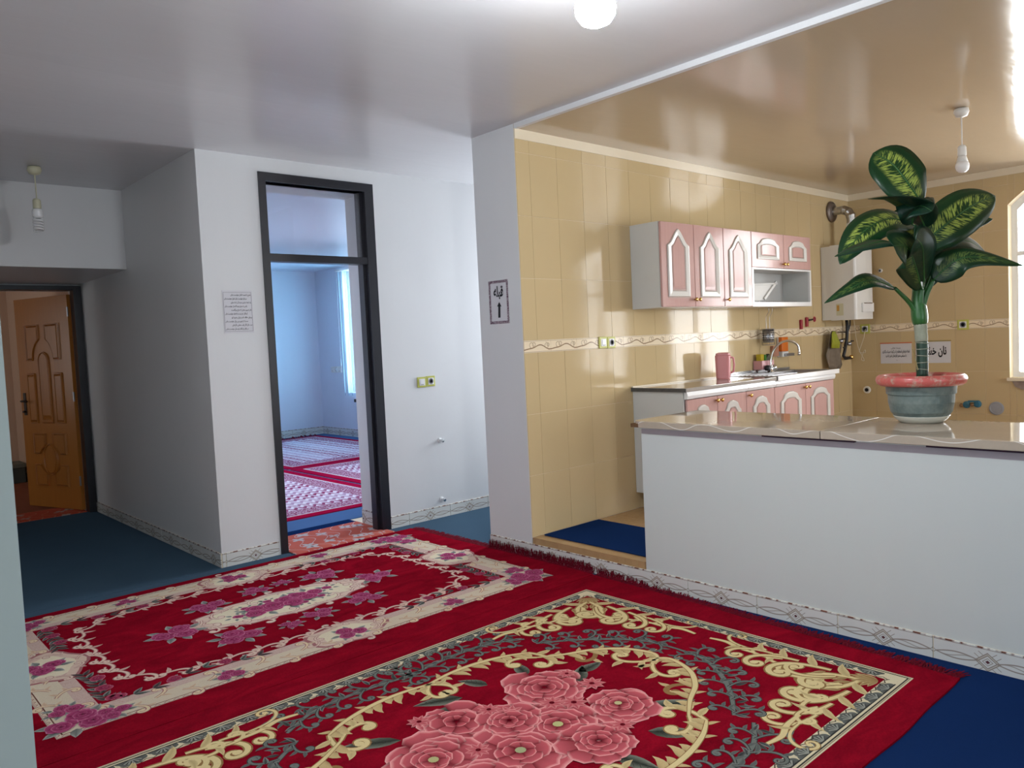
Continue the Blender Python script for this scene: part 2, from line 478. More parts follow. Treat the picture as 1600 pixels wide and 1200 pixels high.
# ---- ceilings
m = MB()
m.box(-3.2, XC, -2.8, YP, CZ, CZ + .12)
m.add([(-3.2, YP, CZ), (8.4, YP, CZ), (8.4, YD + .02, 2.762), (-3.2, YD + .02, 2.762), (-3.2, YP, CZ + .12), (8.4, YP, CZ + .12), (8.4, YD + .02, CZ + .12), (-3.2, YD + .02, CZ + .12)],
      [(0, 1, 2, 3), (7, 6, 5, 4), (0, 4, 5, 1), (1, 5, 6, 2), (2, 6, 7, 3), (3, 7, 4, 0)])
m.box(-3.2, XH + .2, YD + .02, 8.3, 2.762, CZ + .12)
struct(m.build('ceiling', M['ceiling']), 'glossy white ceiling of the main room')
struct(MB().box(XC + .001, XF + .25, -1.75, YK + .02, KZ, CZ + .12).build('ceiling_kitchen', M['ceiling_k']), 'glossy tan painted kitchen ceiling')
sbox('trim_1', (XC - .002, XC + .03, -1.75, YK, KZ - .002, CZ), P_, 'white ceiling edge between main room and kitchen')
sbox('ceiling_inner', (2.2, 6.6, YD + .345, 12.2, 2.755, 2.9), M['ceiling_i'], 'ceiling of the inner room')
sbox('ceiling_side_room', (-1.1, 2.1, 8.3, 11.6, 2.6, 2.9), M['paint_peach'], 'ceiling of the side room')

# ---- walls without openings
sbox('wall_kitchen', (XC, XF + .25, YK + .007, YP, 0, CZ + .1), P_, 'wall between kitchen and passage ending in a white pillar')
wc_ = sbox('wall_counter', (XC, XC + .15, -1.75, 2.755, 0, .905), M['paint_counter'], 'low painted wall under the kitchen counter')
MB().add([(XC - .0015, -1.7, .862), (XC - .0015, 2.752, .872), (XC - .0015, 2.752, .8995), (XC - .0015, -1.7, .8995), (XC, -1.7, .862), (XC, 2.752, .872), (XC, 2.752, .8995), (XC, -1.7, .8995)], [(0, 1, 2, 3), (0, 4, 5, 1), (3, 2, 6, 7), (0, 3, 7, 4), (1, 5, 6, 2)]).build('overhang_shadow_band', plain('grey_mauve_shadow', (.44, .395, .425, 1), .8, 0, .2, .08, 9), wc_)  # grey-mauve strip paints the shadow band under the countertop overhang
sbox('wall_right', (XC, XC + .15, -2.8, -1.75, 0, CZ + .1), P_)
sbox('wall_hall', (XH, 2.2, YD + .001, 8.16, 0, CZ + .1), M['paint_hall'], 'long shaded wall of the hall')
sbox('wall_hall_end_right', (1.93, 2.2, 8.16, 8.30, 0, CZ), M['paint_hall'])
sbox('wall_hall_end_left', (-1.1, 1.02, 8.16, 8.30, 0, CZ), M['paint_hall'])
sbox('wall_hall_end_top', (1.02, 1.93, 8.16, 8.30, 2.085, CZ), M['paint_hall'])
sbox('wall_bulkhead', (-1.0, XH, 6.72, 8.16, 2.140, 2.80), M['paint_hall'], 'lowered bulkhead box above the hall door')
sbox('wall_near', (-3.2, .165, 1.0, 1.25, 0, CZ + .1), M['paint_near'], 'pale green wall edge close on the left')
sbox('wall_inner_back', (2.0, 6.8, 12.1, 12.3, 0, 2.9), M['paint_inner'], 'pale blue far wall of the inner room')
sbox('wall_inner_left', (2.0, 2.2, 8.30, 12.1, 0, 2.9), M['paint_inner'])
sbox('wall_side_room_right', (1.96, 2.0, 8.30, 11.5, 0, 2.7), M['paint_peach'], 'peach wall of the side room')
sbox('wall_side_room_back', (-1.2, 2.0, 11.4, 11.6, 0, 2.7), M['paint_peach'])

# ---- walls with openings: rectangles around holes
def holed_wall(name, plane, c0, c1, a0, a1, z0, z1, holes, mat, label=None):
    """plane 'X' or 'Y'; hole = (a0,a1,z0,z1)"""
    m = MB()
    def bx(p0, p1, q0, q1):
        if p1 - p0 < 1e-4 or q1 - q0 < 1e-4: return
        if plane == 'X': m.box(c0, c1, p0, p1, q0, q1)
        else: m.box(p0, p1, c0, c1, q0, q1)
    cur = a0
    for h in sorted(holes):
        bx(cur, h[0], z0, z1); bx(h[0], h[1], z0, h[2]); bx(h[0], h[1], h[3], z1); cur = h[1]
    bx(cur, a1, z0, z1)
    return struct(m.build(name, mat), label)
DOX0, DOX1, DOT = 2.412, 3.290, 2.600
holed_wall('wall_door', 'Y', YD, YD + .345, 2.2, 8.4, 0, CZ + .1, [(DOX0, DOX1, 0, DOT)], P_, 'white wall with the black framed doorway')
sbox('wall_column', (XH, 2.2, YD, YD + .002, 0, CZ + .1), P_, 'white column face left of the doorway')
holed_wall('wall_passage_end', 'X', 6.30, 6.50, YP, YD, 0, CZ + .1, [(YP + .06, YD - .06, .9, 2.4)], P_)
holed_wall('wall_inner_right', 'X', 6.57, 6.77, YD + .345, 12.1, 0, 2.9, [(6.35, 8.25, .72, 2.68), (9.4, 11.2, .72, 2.68)], M['paint_inner'], 'pale blue window wall of the inner room')
holed_wall('wall_back', 'Y', -2.8, -2.6, -3.0, XC, 0, CZ + .1, [(-1.25, .25, .7, 2.5), (1.25, 2.75, .7, 2.5)], P_)
holed_wall('wall_kitchen_side', 'Y', -1.95, -1.75, XC + .15, XF + .25, 0, CZ + .1, [(6.3, 7.9, .85, 2.5)], M['cream'])
holed_wall('wall_hall_left', 'X', -1.2, -1.0, 1.25, 8.30, 0, CZ + .1, [(1.7, 3.1, .9, 2.4)], M['paint_hall'])
holed_wall('wall_left', 'X', -3.2, -3.0, -2.8, 1.0, 0, CZ + .1, [(-1.8, 0, .75, 2.45)], P_)
holed_wall('wall_side_room_left', 'X', -1.2, -1.0, 8.30, 11.4, 0, 2.7, [(9.3, 10.5, .9, 2.2)], M['paint_peach'])

# ---- kitchen far wall with two arched windows
WIN = [(1.25, 2.232), (-.30, .68)]        # y ranges
WZ0, WZS, WRISE = .881, 2.437, .24
def arch(y, wv):
    c = (wv[0] + wv[1]) / 2; h = (wv[1] - wv[0]) / 2
    t = (y - c) / h
    return WZS + WRISE * (1 - t * t) if abs(t) <= 1 else None
m = MB()
def wall_strip(y0, y1, zb0, zb1, zt):
    x0, x1 = XF + .0022, XF + .22
    vs = [(x0, y0, zb0), (x0, y1, zb1), (x0, y1, zt), (x0, y0, zt), (x1, y0, zb0), (x1, y1, zb1), (x1, y1, zt), (x1, y0, zt)]
    m.add(vs, [(0, 3, 2, 1), (4, 5, 6, 7), (0, 1, 5, 4), (1, 2, 6, 5), (2, 3, 7, 6), (3, 0, 4, 7)])
ys = -1.75
for wv in sorted(WIN):
    wall_strip(ys, wv[0], 0, 0, CZ); wall_strip(wv[0], wv[1], 0, 0, CZ) if False else None
    m.box(XF + .0022, XF + .22, wv[0], wv[1], 0, WZ0)
    n = 16
    for k in range(n):
        a = wv[0] + (wv[1] - wv[0]) * k / n; b = wv[0] + (wv[1] - wv[0]) * (k + 1) / n
        wall_strip(a, b, arch(a + 1e-9, wv) or WZS, arch(b - 1e-9, wv) or WZS, CZ)
    ys = wv[1]
wall_strip(ys, YK + .02, 0, 0, CZ)
far_wall = struct(m.build('wall_far', M['grout']), 'far kitchen wall with arched windows')
for i, wv in enumerate(WIN):
    n = 20
    fr = MB()
    xa, xb = XF + .10, XF + .15
    out = [(wv[0], WZ0), (wv[1], WZ0)] + [(wv[1] - (wv[1] - wv[0]) * k / n, arch(wv[1] - (wv[1] - wv[0]) * k / n, wv) or WZS) for k in range(n + 1)]
    cy = (wv[0] + wv[1]) / 2; cz = 1.7; t = .05
    inn = [(cy + (a - cy) * (1 - t / .49), cz + (b - cz) * (1 - t / .85)) for a, b in out]
    k = len(out)
    vs = [(xa, a, b) for a, b in out] + [(xa, a, b) for a, b in inn] + [(xb, a, b) for a, b in out] + [(xb, a, b) for a, b in inn]
    fs = []
    for q in range(k):
        p = (q + 1) % k
        fs += [(q, p, k + p, k + q), (2 * k + q, 3 * k + q, 3 * k + p, 2 * k + p), (k + q, k + p, 3 * k + p, 3 * k + q), (q, 2 * k + q, 2 * k + p, p)]
    fr.add(vs, fs)
    wo = struct(fr.build('window_%d' % (i + 1), M['white_gloss']), 'arched white kitchen window blown out by daylight')
    MB().box(xa, xb, cy - .022, cy + .022, WZ0 + .05, WZS).build('mullion', M['white_gloss'], wo)
    MB().box(xa, xb, wv[0] + .05, wv[1] - .05, 1.98, 2.02).build('transom_bar', M['white_gloss'], wo)
    gp = MB(); gp.prism(inn, lambda a, b, d: (d, a, b), xa + .02, xa + .026); gp.build('pane', M['glass'], wo)
    MB().box(XF - .02, XF + .10, wv[0] - .02, wv[1] + .02, WZ0 - .03, WZ0 - .001).build('window_sill', M['cream'], wo)

def flat_window(n, plane, c, a0, a1, z0, z1, mat=M['white_gloss'], label=None, bars=1):
    def f(p0, p1, q0, q1, d0=c - .025, d1=c + .025):
        return (d0, d1, p0, p1, q0, q1) if plane == 'X' else (p0, p1, d0, d1, q0, q1)
    t = .05
    m = MB().box(*f(a0, a1, z0, z0 + t)).box(*f(a0, a1, z1 - t, z1)).box(*f(a0, a0 + t, z0 + t, z1 - t)).box(*f(a1 - t, a1, z0 + t, z1 - t))
    wo = struct(m.build('window_%d' % n, mat), label)
    for k in range(bars):
        b = a0 + (a1 - a0) * (k + 1) / (bars + 1)
        MB().box(*f(b - .02, b + .02, z0 + t, z1 - t)).build('mullion', mat, wo)
    MB().box(*f(a0 + t, a1 - t, z0 + t, z1 - t, c - .003, c + .003)).build('pane', M['glass'], wo)
    return wo
flat_window(3, 'X', 6.42, YP + .06, YD - .06, .9, 2.4)
flat_window(4, 'X', 6.70, 9.4, 11.2, .72, 2.68, label='bright inner room window behind vertical blinds', bars=2)
flat_window(5, 'X', 6.70, 6.35, 8.25, .72, 2.68, bars=2)  # unseen window added to hold the extra inner room light
flat_window(6, 'Y', -2.7, -1.25, .25, .7, 2.5)
flat_window(7, 'Y', -2.7, 1.25, 2.75, .7, 2.5)
flat_window(9, 'Y', -1.85, 6.3, 7.9, .85, 2.5)  # added opening for the kitchen side fill
flat_window(10, 'X', -3.1, -1.8, 0, .75, 2.45)  # added opening for the left wall fill
flat_window(11, 'X', -1.1, 1.7, 3.1, .9, 2.4)  # unseen window added so that fill reaches the pillar
flat_window(8, 'X', -1.1, 9.3, 10.5, .9, 2.2)  # unseen window added to carry the side room fill

# ---- wall tiles of the kitchen, each its own piece, very slightly out of true
def tile_piece(w_, h_):
    b = .0009; g = .0003; d = .0040
    x, z = w_ / 2 - g, h_ / 2 - g
    return ([(-x, d, -z), (x, d, -z), (x, d, z), (-x, d, z), (-x + b, 0, -z + b), (x - b, 0, -z + b), (x - b, 0, z - b), (-x + b, 0, z - b)],
            [(4, 5, 6, 7), (0, 1, 5, 4), (1, 2, 6, 5), (2, 3, 7, 6), (3, 0, 4, 7)])
_tc = {}
def tile_mesh(w_, h_, mat, uv=False):
    k = (round(w_, 4), round(h_, 4), mat.name)
    if k not in _tc:
        m = MB(); m.add(*tile_piece(w_, h_))
        uvs = [((p[0] + w_ / 2) / w_, (p[2] + h_ / 2) / h_) for p in m.v] if uv else None
        me = m.mesh('tile', mat, uvs)
        _tc[k] = me
    return _tc[k]
ROWS = [(KF, .54), (.54, .94), (.94, 1.34), (1.42, 1.82), (1.82, 2.22), (2.22, 2.62), (2.62, 2.703)]
def tilt(o, a=.0030):
    o.rotation_euler.x += R0.gauss(0, a); o.rotation_euler.z += R0.gauss(0, a)
back = struct(MB().box(XC + .001, XF + .007, YK + .0022, YK + .0068, KF, 2.703).build('wall_kitchen_tiles', M['grout']), 'glossy yellow tiled kitchen wall')
def cols(a0, a1, first, pitch=.25):
    e = [a0]; x = first
    while x < a1 - .02:
        if x > a0 + .02: e.append(x)
        x += pitch
    e.append(a1); return list(zip(e[:-1], e[1:]))
for (x0, x1) in cols(XC + .001, XF, 3.575):
    for (z0, z1) in ROWS:
        o = link(tile_mesh(x1 - x0, z1 - z0, M['tile']), 'tile', back)
        o.location = ((x0 + x1) / 2, YK, (z0 + z1) / 2); tilt(o)
for (x0, x1) in cols(XC + .001, XF, 3.697):
    o = link(tile_mesh(x1 - x0, .08, M['border'], True), 'border_tile', back)
    o.location = ((x0 + x1) / 2, YK - .001, 1.38); tilt(o, .002)
# far wall
def far_tile(y0, y1, z0, z1, mat, name, uv=False):
    o = link(tile_mesh(y1 - y0, z1 - z0, mat, uv), name, far_wall)
    o.location = (XF, (y0 + y1) / 2, (z0 + z1) / 2); o.rotation_euler.z = -pi / 2
    tilt(o)
def far_cut(y0, y1, z1, wv, z0):
    """tile whose lower edge follows the arch"""
    n = 6; m = MB()
    pts = []
    for k in range(n + 1):
        y = y0 + .001 + (y1 - y0 - .002) * k / n
        a = arch(y, wv)
        pts.append((y, max(z0, a) if a else z0))
    if min(z1 - p[1] for p in pts) < .006:
        pts = [p if z1 - p[1] > .006 else (p[0], z1 - .006) for p in pts]
    poly = pts + [(y1 - .001, z1 - .001), (y0 + .001, z1 - .001)]
    m.prism(poly, lambda a, b, d: (d, a, b), XF, XF + .004)
    m.build('tile', M['tile'], far_wall)
ycols = cols(-1.75, YK - .001, -1.75 + .179)
edges = sorted(set([round(q, 4) for c in ycols for q in c] + [round(q, 4) for wv in WIN for q in wv]))
for y0, y1 in zip(edges[:-1], edges[1:]):
    if y1 - y0 < .012: continue
    ym = (y0 + y1) / 2
    wv = next((q for q in WIN if q[0] < ym < q[1]), None)
    for (z0, z1) in ROWS + [(1.34, 1.42)]:
        bd = (z0 == 1.34); mat = M['border'] if bd else M['tile']; nm = 'border_tile' if bd else 'tile'
        if wv is None: far_tile(y0, y1, z0, z1, mat, nm, bd)
        elif z1 <= WZ0 + .001: far_tile(y0, y1, z0, z1, mat, nm, bd)
        elif z0 < WZ0: far_tile(y0, y1, z0, WZ0 - .03, mat, nm, bd)
        elif z1 > WZS:
            if z1 > arch(ym, wv): far_cut(y0, y1, z1, wv, z0)
# cream band between tiles and ceiling
sbox('trim_2', (XC + .001, XF, YK - .004, YK + .007, 2.703, KZ), M['cream'], 'cream painted band above the yellow tiles')
sbox('trim_3', (XF - .004, XF + .007, -1.75, YK - .004, 2.703, KZ), M['cream'], 'cream painted band above the window wall tiles')

# ---- skirting boards made of patterned tiles
def skirting(name, plane, c, a0, a1, start, side, z0=0.0, h=.100, L=.41, label=None, mat=M['skirt']):
    """tiles on the plane; side -1: they face the negative direction of the plane axis"""
    d = .008
    if plane == 'X': base = MB().box(*(sorted((c, c + side * .002)) + [a0, a1, z0, z0 + h]))
    else: base = MB().box(*([a0, a1] + sorted((c, c + side * .002)) + [z0, z0 + h]))
    root = struct(base.build(name, M['grout']), label)
    e = [a0]; x = start
    while x < a1 - .015:
        if x > a0 + .015: e.append(x)
        x += L
    e.append(a1)
    for p, q in zip(e[:-1], e[1:]):
        k = math.floor((((p + q) / 2) - start) / L); u0 = (p - start) / L - k; u1 = (q - start) / L - k
        g = .0012
        m = MB(); uv = []
        for dd, ins in ((0.0, 0.0), (d, .0015)):
            for aa, zz in ((p + g + ins, z0), (q - g - ins, z0), (q - g - ins, z0 + h - ins), (p + g + ins, z0 + h - ins)):
                off = c + side * dd
                m.v.append((off, aa, zz) if plane == 'X' else (aa, off, zz))
                uu = u0 + (u1 - u0) * (aa - p) / (q - p)
                uv.append((uu, (zz - z0) / h))
        m.f = [(4, 5, 6, 7), (0, 1, 5, 4), (1, 2, 6, 5), (2, 3, 7, 6), (3, 0, 4, 7)]; m.mi = [0] * 5
        m.build('skirting_tile', mat, root, uvs=uv)
    return root
skirting('baseboard_counter', 'X', XC, -1.7, YP, 2.062 - .41 * 8, -1, label='patterned tile skirting along the counter wall, step and pillar')
skirting('baseboard_doorway_right', 'Y', YD, DOX1 + .035, 6.29, 3.50, -1, label='patterned tile skirting right of the doorway')
skirting('baseboard_doorway_left', 'Y', YD, XH, DOX0 - .012, 2.02, -1, label='patterned tile skirting on the column')
skirting('baseboard_hall', 'X', XH, YD, 8.16, YD - .08, -1, label='patterned tile skirting of the shaded hall wall')
skirting('baseboard_reveal', 'X', DOX1, YD + .10, YD + .345, YD + .12, -1, h=.125, label='patterned tile skirting inside the doorway')
skirting('baseboard_inner_right', 'X', 6.57, YD + .35, 12.1, 5.6, -1, h=.13, label='patterned tile skirting below the inner window')
skirting('baseboard_inner_back', 'Y', 12.1, 2.2, 6.56, 2.3, -1, h=.13, label='patterned tile skirting of the inner far wall')
skirting('baseboard_side_room', 'X', 1.96, 8.4, 11.4, 8.4, -1, label='patterned tile skirting of the side room')

# ---- black steel door frame with transom
FR = M['black_metal']
fx0, fx1 = DOX0, DOX1 + .035
root = struct(MB().box(fx0, fx0 + .052, YD - .012, YD + .10, 0, DOT).build('door_1', FR), 'tall black steel door frame with a transom light')
MB().box(fx1 - .075, fx1, YD - .012, YD + .10, 0, DOT).build('jamb', FR, root)
MB().box(fx1 - .098, fx1 - .075, YD + .03, YD + .10, 0, DOT).build('door_stop', FR, root)
MB().box(fx0 + .052, fx0 + .066, YD + .06, YD + .10, 0, DOT).build('door_stop', FR, root)
MB().box(fx0, fx1, YD - .012, YD + .10, DOT, DOT + .062).build('head', FR, root)
MB().box(fx0 + .052, fx1 - .075, YD - .005, YD + .085, 2.055, 2.107).build('transom_bar', FR, root)
MB().box(fx0 + .052, fx1 - .098, YD + .035, YD + .040, 2.107, DOT).build('transom_pane', M['glass_grey'], root)
sbox('trim_4', (fx1, fx1 + .012, YD - .004, YD, 0, DOT + .03), P_)
# ================================================================== CARPETS AND RUGS
def slab(name, mat, x0, x1, y0, y1, z0, z1, label, cat, bevel=0):
    o = MB().box(x0, x1, y0, y1, z0, z1).build(name, mat, None, bevel=bevel)
    return tag(o, label, cat)
slab('carpet', M['carpet_slate'], -1.0, XH - .009, YD, 8.155, .0, .006, 'dark slate blue fitted carpet running down the hall', 'carpet')
slab('carpet', M['carpet_slate'], -1.0, XC - .010, 3.13, YD - .009, .0, .006, 'slate blue fitted carpet under the rugs before the doorway', 'carpet')
slab('carpet', M['carpet_slate'], XC - .009, 6.295, YP + .001, YD - .009, .0, .006, 'slate blue fitted carpet in the passage behind the pillar', 'carpet')
o = MB().box(.17, XC - .009, -2.6, 3.13, 0, .006).box(-3.0, .17, -2.6, .995, 0, .006).build('carpet', M['carpet_royal'])
tag(o, 'royal blue carpet along the counter at lower right', 'carpet')
slab('carpet', M['carpet_inner'], 2.2, 6.56, 5.74, 12.09, 0, .006, 'slate carpet of the inner room with blue light in its colour', 'carpet')
slab('carpet_strip', M['carpet_royal'], 2.412, 3.29, 5.60, 5.735, 0, .009, 'bright royal blue carpet strip at the inner doorway edge', 'carpet')

# ---- door mats with printed flowers
def mat_print(name, base, vine, fl):
    t = NT(name); o = t.tex('Object'); x, y, z = t.sep(o)
    p = t.comb(x * 7.0, y * 7.0)
    d = t.voro(p, 1.0, 0); n = t.noise(p, 3.0, 2)
    ctr = d + n * .25
    # petals from an angular wobble around each cell centre
    nd = t.n.new('ShaderNodeTexVoronoi'); nd.inputs['Scale'].default_value = 1.0; t.link(p, nd.inputs['Vector'])
    pos = V(t, nd.outputs['Position'])
    px, py, _ = t.sep(pos); gx, gy, _ = t.sep(p)
    ang = t.math('ARCTAN2', gy - py, gx - px)
    petal = t.step(d - (ang * 4.0).sin() * .10, .30, .33)
    k = 1.0 - petal
    core = 1.0 - t.step(d, .06, .09)
    v = t.step(((x * 31.0 + (y * 22.0).sin() * 1.3).sin()).abs(), .06, .16)
    c = t.mix(1.0 - v, t.mix(t.noise(o, 9, 3), base, tuple(q * .8 for q in base[:3]) + (1,)), vine)
    c = t.mix(k, c, t.mix(t.noise(o, 60, 2), fl, (.45, .40, .40, 1)))
    c = t.mix(core, c, (.05, .04, .05, 1))
    t.bump(t.noise(o, 300, 2), .3, .003)
    return t.out(c, .9, 0, .1)
MP = mat_print('red_flower_mat_print', (.60, .13, .09, 1), (.60, .42, .40, 1), (.56, .52, .52, 1))
slab('door_mat', MP, 2.47, 3.285, 5.035, 5.595, .006, .013, 'orange red door mat with grey flowers in the black framed doorway', 'mat', .002)
slab('door_mat', mat_print('red_hall_mat_print', (.52, .09, .05, 1), (.5, .2, .12, 1), (.42, .2, .13, 1)), 1.06, 1.92, 8.17, 8.62, .003, .011, 'red patterned mat at the sill of the wooden door', 'mat', .002)
slab('floor_mat', M['carpet_royal'], 3.535, 4.07, 2.62, 3.655, KF + .0005, KF + .008, 'royal blue mat on the kitchen parquet', 'mat', .002)
o = slab('kitchen_rug', plain('dark_red_rug', (.32, .03, .05, 1), .95, 0, .1), 4.12, 5.6, 2.2, 3.10, KF + .0005, KF + .009, 'dark red rug edge behind the counter', 'rug')
slab('side_room_rug', plain('brown_red_rug', (.30, .10, .055, 1), .95, 0, .1, .15), -.9, 1.93, 8.66, 11.3, .0, .008, 'brown red rug in the side room', 'rug')

# ---- pattern drawing for the woven rugs: flat coloured shapes laid into the pile
class Pat:
    def __init__(s, cx, cy, z):
        s.cx, s.cy, s.z = cx, cy, z; s.v = []; s.f = []; s.c = []; s.sx = s.sy = 1; s.dz = .0
    def poly(s, pts, cols, faces=None, dz=None):
        o = len(s.v); s.k = (getattr(s, 'k', 0) + 1) % 60; z = s.z + (s.dz if dz is None else dz) + s.k * 6e-6
        for p in pts: s.v.append((s.cx + p[0] * s.sx, s.cy + p[1] * s.sy, z))
        if isinstance(cols[0], (int, float)): cols = [cols] * len(pts)
        s.c += [tuple(c[:3]) + (1,) for c in cols]
        for f in (faces or [tuple(range(len(pts)))]): s.f.append(tuple(o + i for i in f))
    def ribbon(s, path, w, col, edge=None, ew=.003, dz=None, col2=None):
        """variable-width band along a path; optional darker outline drawn under it"""
        n = len(path); ww = w if isinstance(w, (list, tuple)) else [w * (.25 + .75 * sin(pi * min(1, max(0, (i + .6) / n)))) for i in range(n)]
        L = []
        for i in range(n):
            a = path[max(0, i - 1)]; b = path[min(n - 1, i + 1)]
            dx, dy = b[0] - a[0], b[1] - a[1]; d = sqrt(dx * dx + dy * dy) or 1
            L.append((-dy / d, dx / d))
        z = s.dz if dz is None else dz
        def draw(ex, c, zz, cb=None):
            pts = []; cc = []
            for i, p in enumerate(path):
                h = ww[i] / 2 + ex
                pts += [(p[0] + L[i][0] * h, p[1] + L[i][1] * h), (p[0] - L[i][0] * h, p[1] - L[i][1] * h)]
                cc += [c, cb or c]
            s.poly(pts, cc, [(2 * i, 2 * i + 1, 2 * i + 3, 2 * i + 2) for i in range(n - 1)], zz)
        if edge: draw(ew, edge, z)
        draw(0, col, z + (.00008 if edge else 0), col2)
    def leaf(s, x, y, ang, ln, wd, c0, c1, mid=None, dz=None, bend=0):
        n = 7; A = []; B = []
        for i in range(n):
            t = i / (n - 1); h = wd * sin(pi * t ** .8) * .5 * (1 - .25 * t)
            g = ang + bend * t
            px, py = x + ln * t * cos(ang + bend * t * .5), y + ln * t * sin(ang + bend * t * .5)
            A.append((px - h * sin(g), py + h * cos(g))); B.append((px + h * sin(g), py - h * cos(g)))
        md = [((a[0] + b[0]) / 2, (a[1] + b[1]) / 2) for a, b in zip(A, B)]
        pts = A + md + B; mc = mid or c0
        cols = [mixc(c0, c1, .35 + .65 * i / (n - 1)) for i in range(n)] + [mc] * n + [mixc(c0, c1, i / (n - 1) * .8) for i in range(n)]
        fs = [(i, i + 1, n + i + 1, n + i) for i in range(n - 1)] + [(n + i, n + i + 1, 2 * n + i + 1, 2 * n + i) for i in range(n - 1)]
        s.poly(pts, cols, fs, dz)
    def rose(s, x, y, r, dark, mid, light, rnd, rings=4, petals=7, dz=None, core=None):
        z = s.dz if dz is None else dz
        for k in range(rings):
            R = r * (1 - k / rings * .95) if k < rings - 1 else r * .30
            x += rnd.uniform(-.05, .05) * r; y += rnd.uniform(-.05, .05) * r
            n = max(3, petals - k); off = rnd.random() * 6.28
            for j in range(n):
                th = off + 2 * pi * j / n + rnd.uniform(-.2, .2); half = pi / n * rnd.uniform(1.1, 1.5); rr = R * rnd.uniform(.80, 1.10)
                rows = []; cc = []
                m = 7
                for t, c in ((.18, dark), (.58, mixc(dark, mid, .55)), (.90, mid), (1.0, light)):
                    for q in range(m):
                        u = q / (m - 1) * 2 - 1
                        a = th + u * half * (.75 + .25 * t)
                        rad = rr * t * (1 - .16 * u * u * t) * (1 + .035 * sin(u * 9 + j * 2) * t)
                        rows.append((x + rad * cos(a), y + rad * sin(a)))
                        cc.append(mixc(c, dark, .80 * abs(u) ** 4))
                s.poly(rows, cc, [(i * m + q, i * m + q + 1, (i + 1) * m + q + 1, (i + 1) * m + q) for i in range(3) for q in range(m - 1)], z + .00006 * (k * 9 + j))
        if core:
            s.poly([(x + r * .10 * cos(a * pi / 5), y + r * .10 * sin(a * pi / 5)) for a in range(10)], core, None, z + .00006 * rings * 9.5)
    def daisy(s, x, y, r, c0, c1, core, n=9, dz=None):
        z = s.dz if dz is None else dz
        for j in range(n):
            s.leaf(x, y, 2 * pi * j / n, r, r * .55, c0, c1, None, z + .00002 * j)
        s.poly([(x + r * .2 * cos(a * pi / 4), y + r * .2 * sin(a * pi / 4)) for a in range(8)], core, None, z + .0003)
    def cscroll(s, x, y, ang, size, flip, w, col, edge, turns=1.35, lobes=0, dz=None):
        """a scroll that starts as a tail and curls into a volute"""
        path = []; n = 26
        for i in range(n):
            t = i / (n - 1)
            g = ang + flip * turns * 2 * pi * t * t
            st = size * .078 * (1 - .70 * t)
            if not path: path.append((x, y))
            else: path.append((path[-1][0] + st * cos(g), path[-1][1] + st * sin(g)))
        ww = [w * (.25 + .95 * sin(pi * (.12 + .80 * i / (n - 1))) ** .8) for i in range(n)]
        s.ribbon(path, [q * .72 for q in ww], col, edge, w * .26, dz)
        e = path[-1]; r = w * .75
        z = (s.dz if dz is None else dz)
        s.poly([(e[0] + r * cos(a * pi / 4), e[1] + r * sin(a * pi / 4)) for a in range(8)], col, None, z + .00012)
        for k in range(lobes):
            i = int(n * (.08 + .40 * k / max(1, lobes)))
            a = path[i]; b = path[i + 1]; h = atan2(b[1] - a[1], b[0] - a[0])
            s.leaf(a[0], a[1], h - flip * (.75 + .1 * k), size * (.34 - .03 * k), w * 1.5, mixc(col, edge, .35), col, mixc(col, edge, .5), z + .00010, bend=-flip * .9)
        return path
    def build(s, name, mat, parent, stuff=False):
        m = MB(); m.v = s.v; m.f = s.f; m.mi = [0] * len(s.f)
        o = m.build(name, mat, parent, cols=s.c, fix=False)
        if stuff: o['kind'] = 'stuff'
        return o
def mixc(a, b, t): return tuple(a[i] * (1 - t) + b[i] * t for i in range(3))
def S(r, g, b): return srgb(r, g, b)[:3]
def smooth_path(pts, n=8, closed=False):
    """Catmull-Rom"""
    out = []; m = len(pts)
    for i in range(m if closed else m - 1):
        p = [pts[(i + k) % m] if closed else pts[min(m - 1, max(0, i + k))] for k in (-1, 0, 1, 2)]
        for q in range(n):
            t = q / n
            out.append(tuple(.5 * (2 * p[1][d] + (p[2][d] - p[0][d]) * t + (2 * p[0][d] - 5 * p[1][d] + 4 * p[2][d] - p[3][d]) * t * t + (3 * p[1][d] - p[0][d] - 3 * p[2][d] + p[3][d]) * t ** 3) for d in (0, 1)))
    if not closed: out.append(tuple(pts[-1]))
    return out

def pile_mat(name, col, col2):
    t = NT(name); o = t.tex('Object')
    f = t.noise(t.mapping(o, (1.0, 2.2, 1.0)), 3.4, 4, .65, 1.2) * .7 + t.noise(o, 160, 2) * .3
    t.bump(t.noise(o, 260, 2) * .6 + t.noise(o, 5, 3), .35, .006)
    return t.out(t.mix(t.step(f, .32, .66), col2, col), .95, 0, .0)
def print_mat(name, stip=.22, tint=(.45, .22, .22, 1)):
    t = NT(name); o = t.tex('Object'); c = t.attr('Col')
    k = t.step(t.noise(o, 210, 2), .45, .72) * stip
    t.bump(t.noise(o, 260, 2), .35, .005)
    return t.out(t.mix(k, c, tint), .95, 0, .0)
RED = pile_mat('crimson_rug_pile', (.295, .0055, .018, 1), (.15, .003, .010, 1))
RED2 = pile_mat('crimson_rug_pile_b', (.295, .0055, .018, 1), (.15, .003, .010, 1))
PRT = print_mat('woven_rug_colours', .10, (.30, .16, .14, 1))
PRS = print_mat('stippled_rug_band', .62, (.48, .25, .24, 1))
FRG = plain('dark_red_fringe', (.15, .005, .016, 1), .9, 0, .1)
CREAM = S(226, 214, 186); BEIGE = S(190, 165, 150); ROSY = S(165, 110, 112); MAG = S(168, 70, 112); MAGD = S(122, 28, 72); MAGL = S(212, 138, 166)
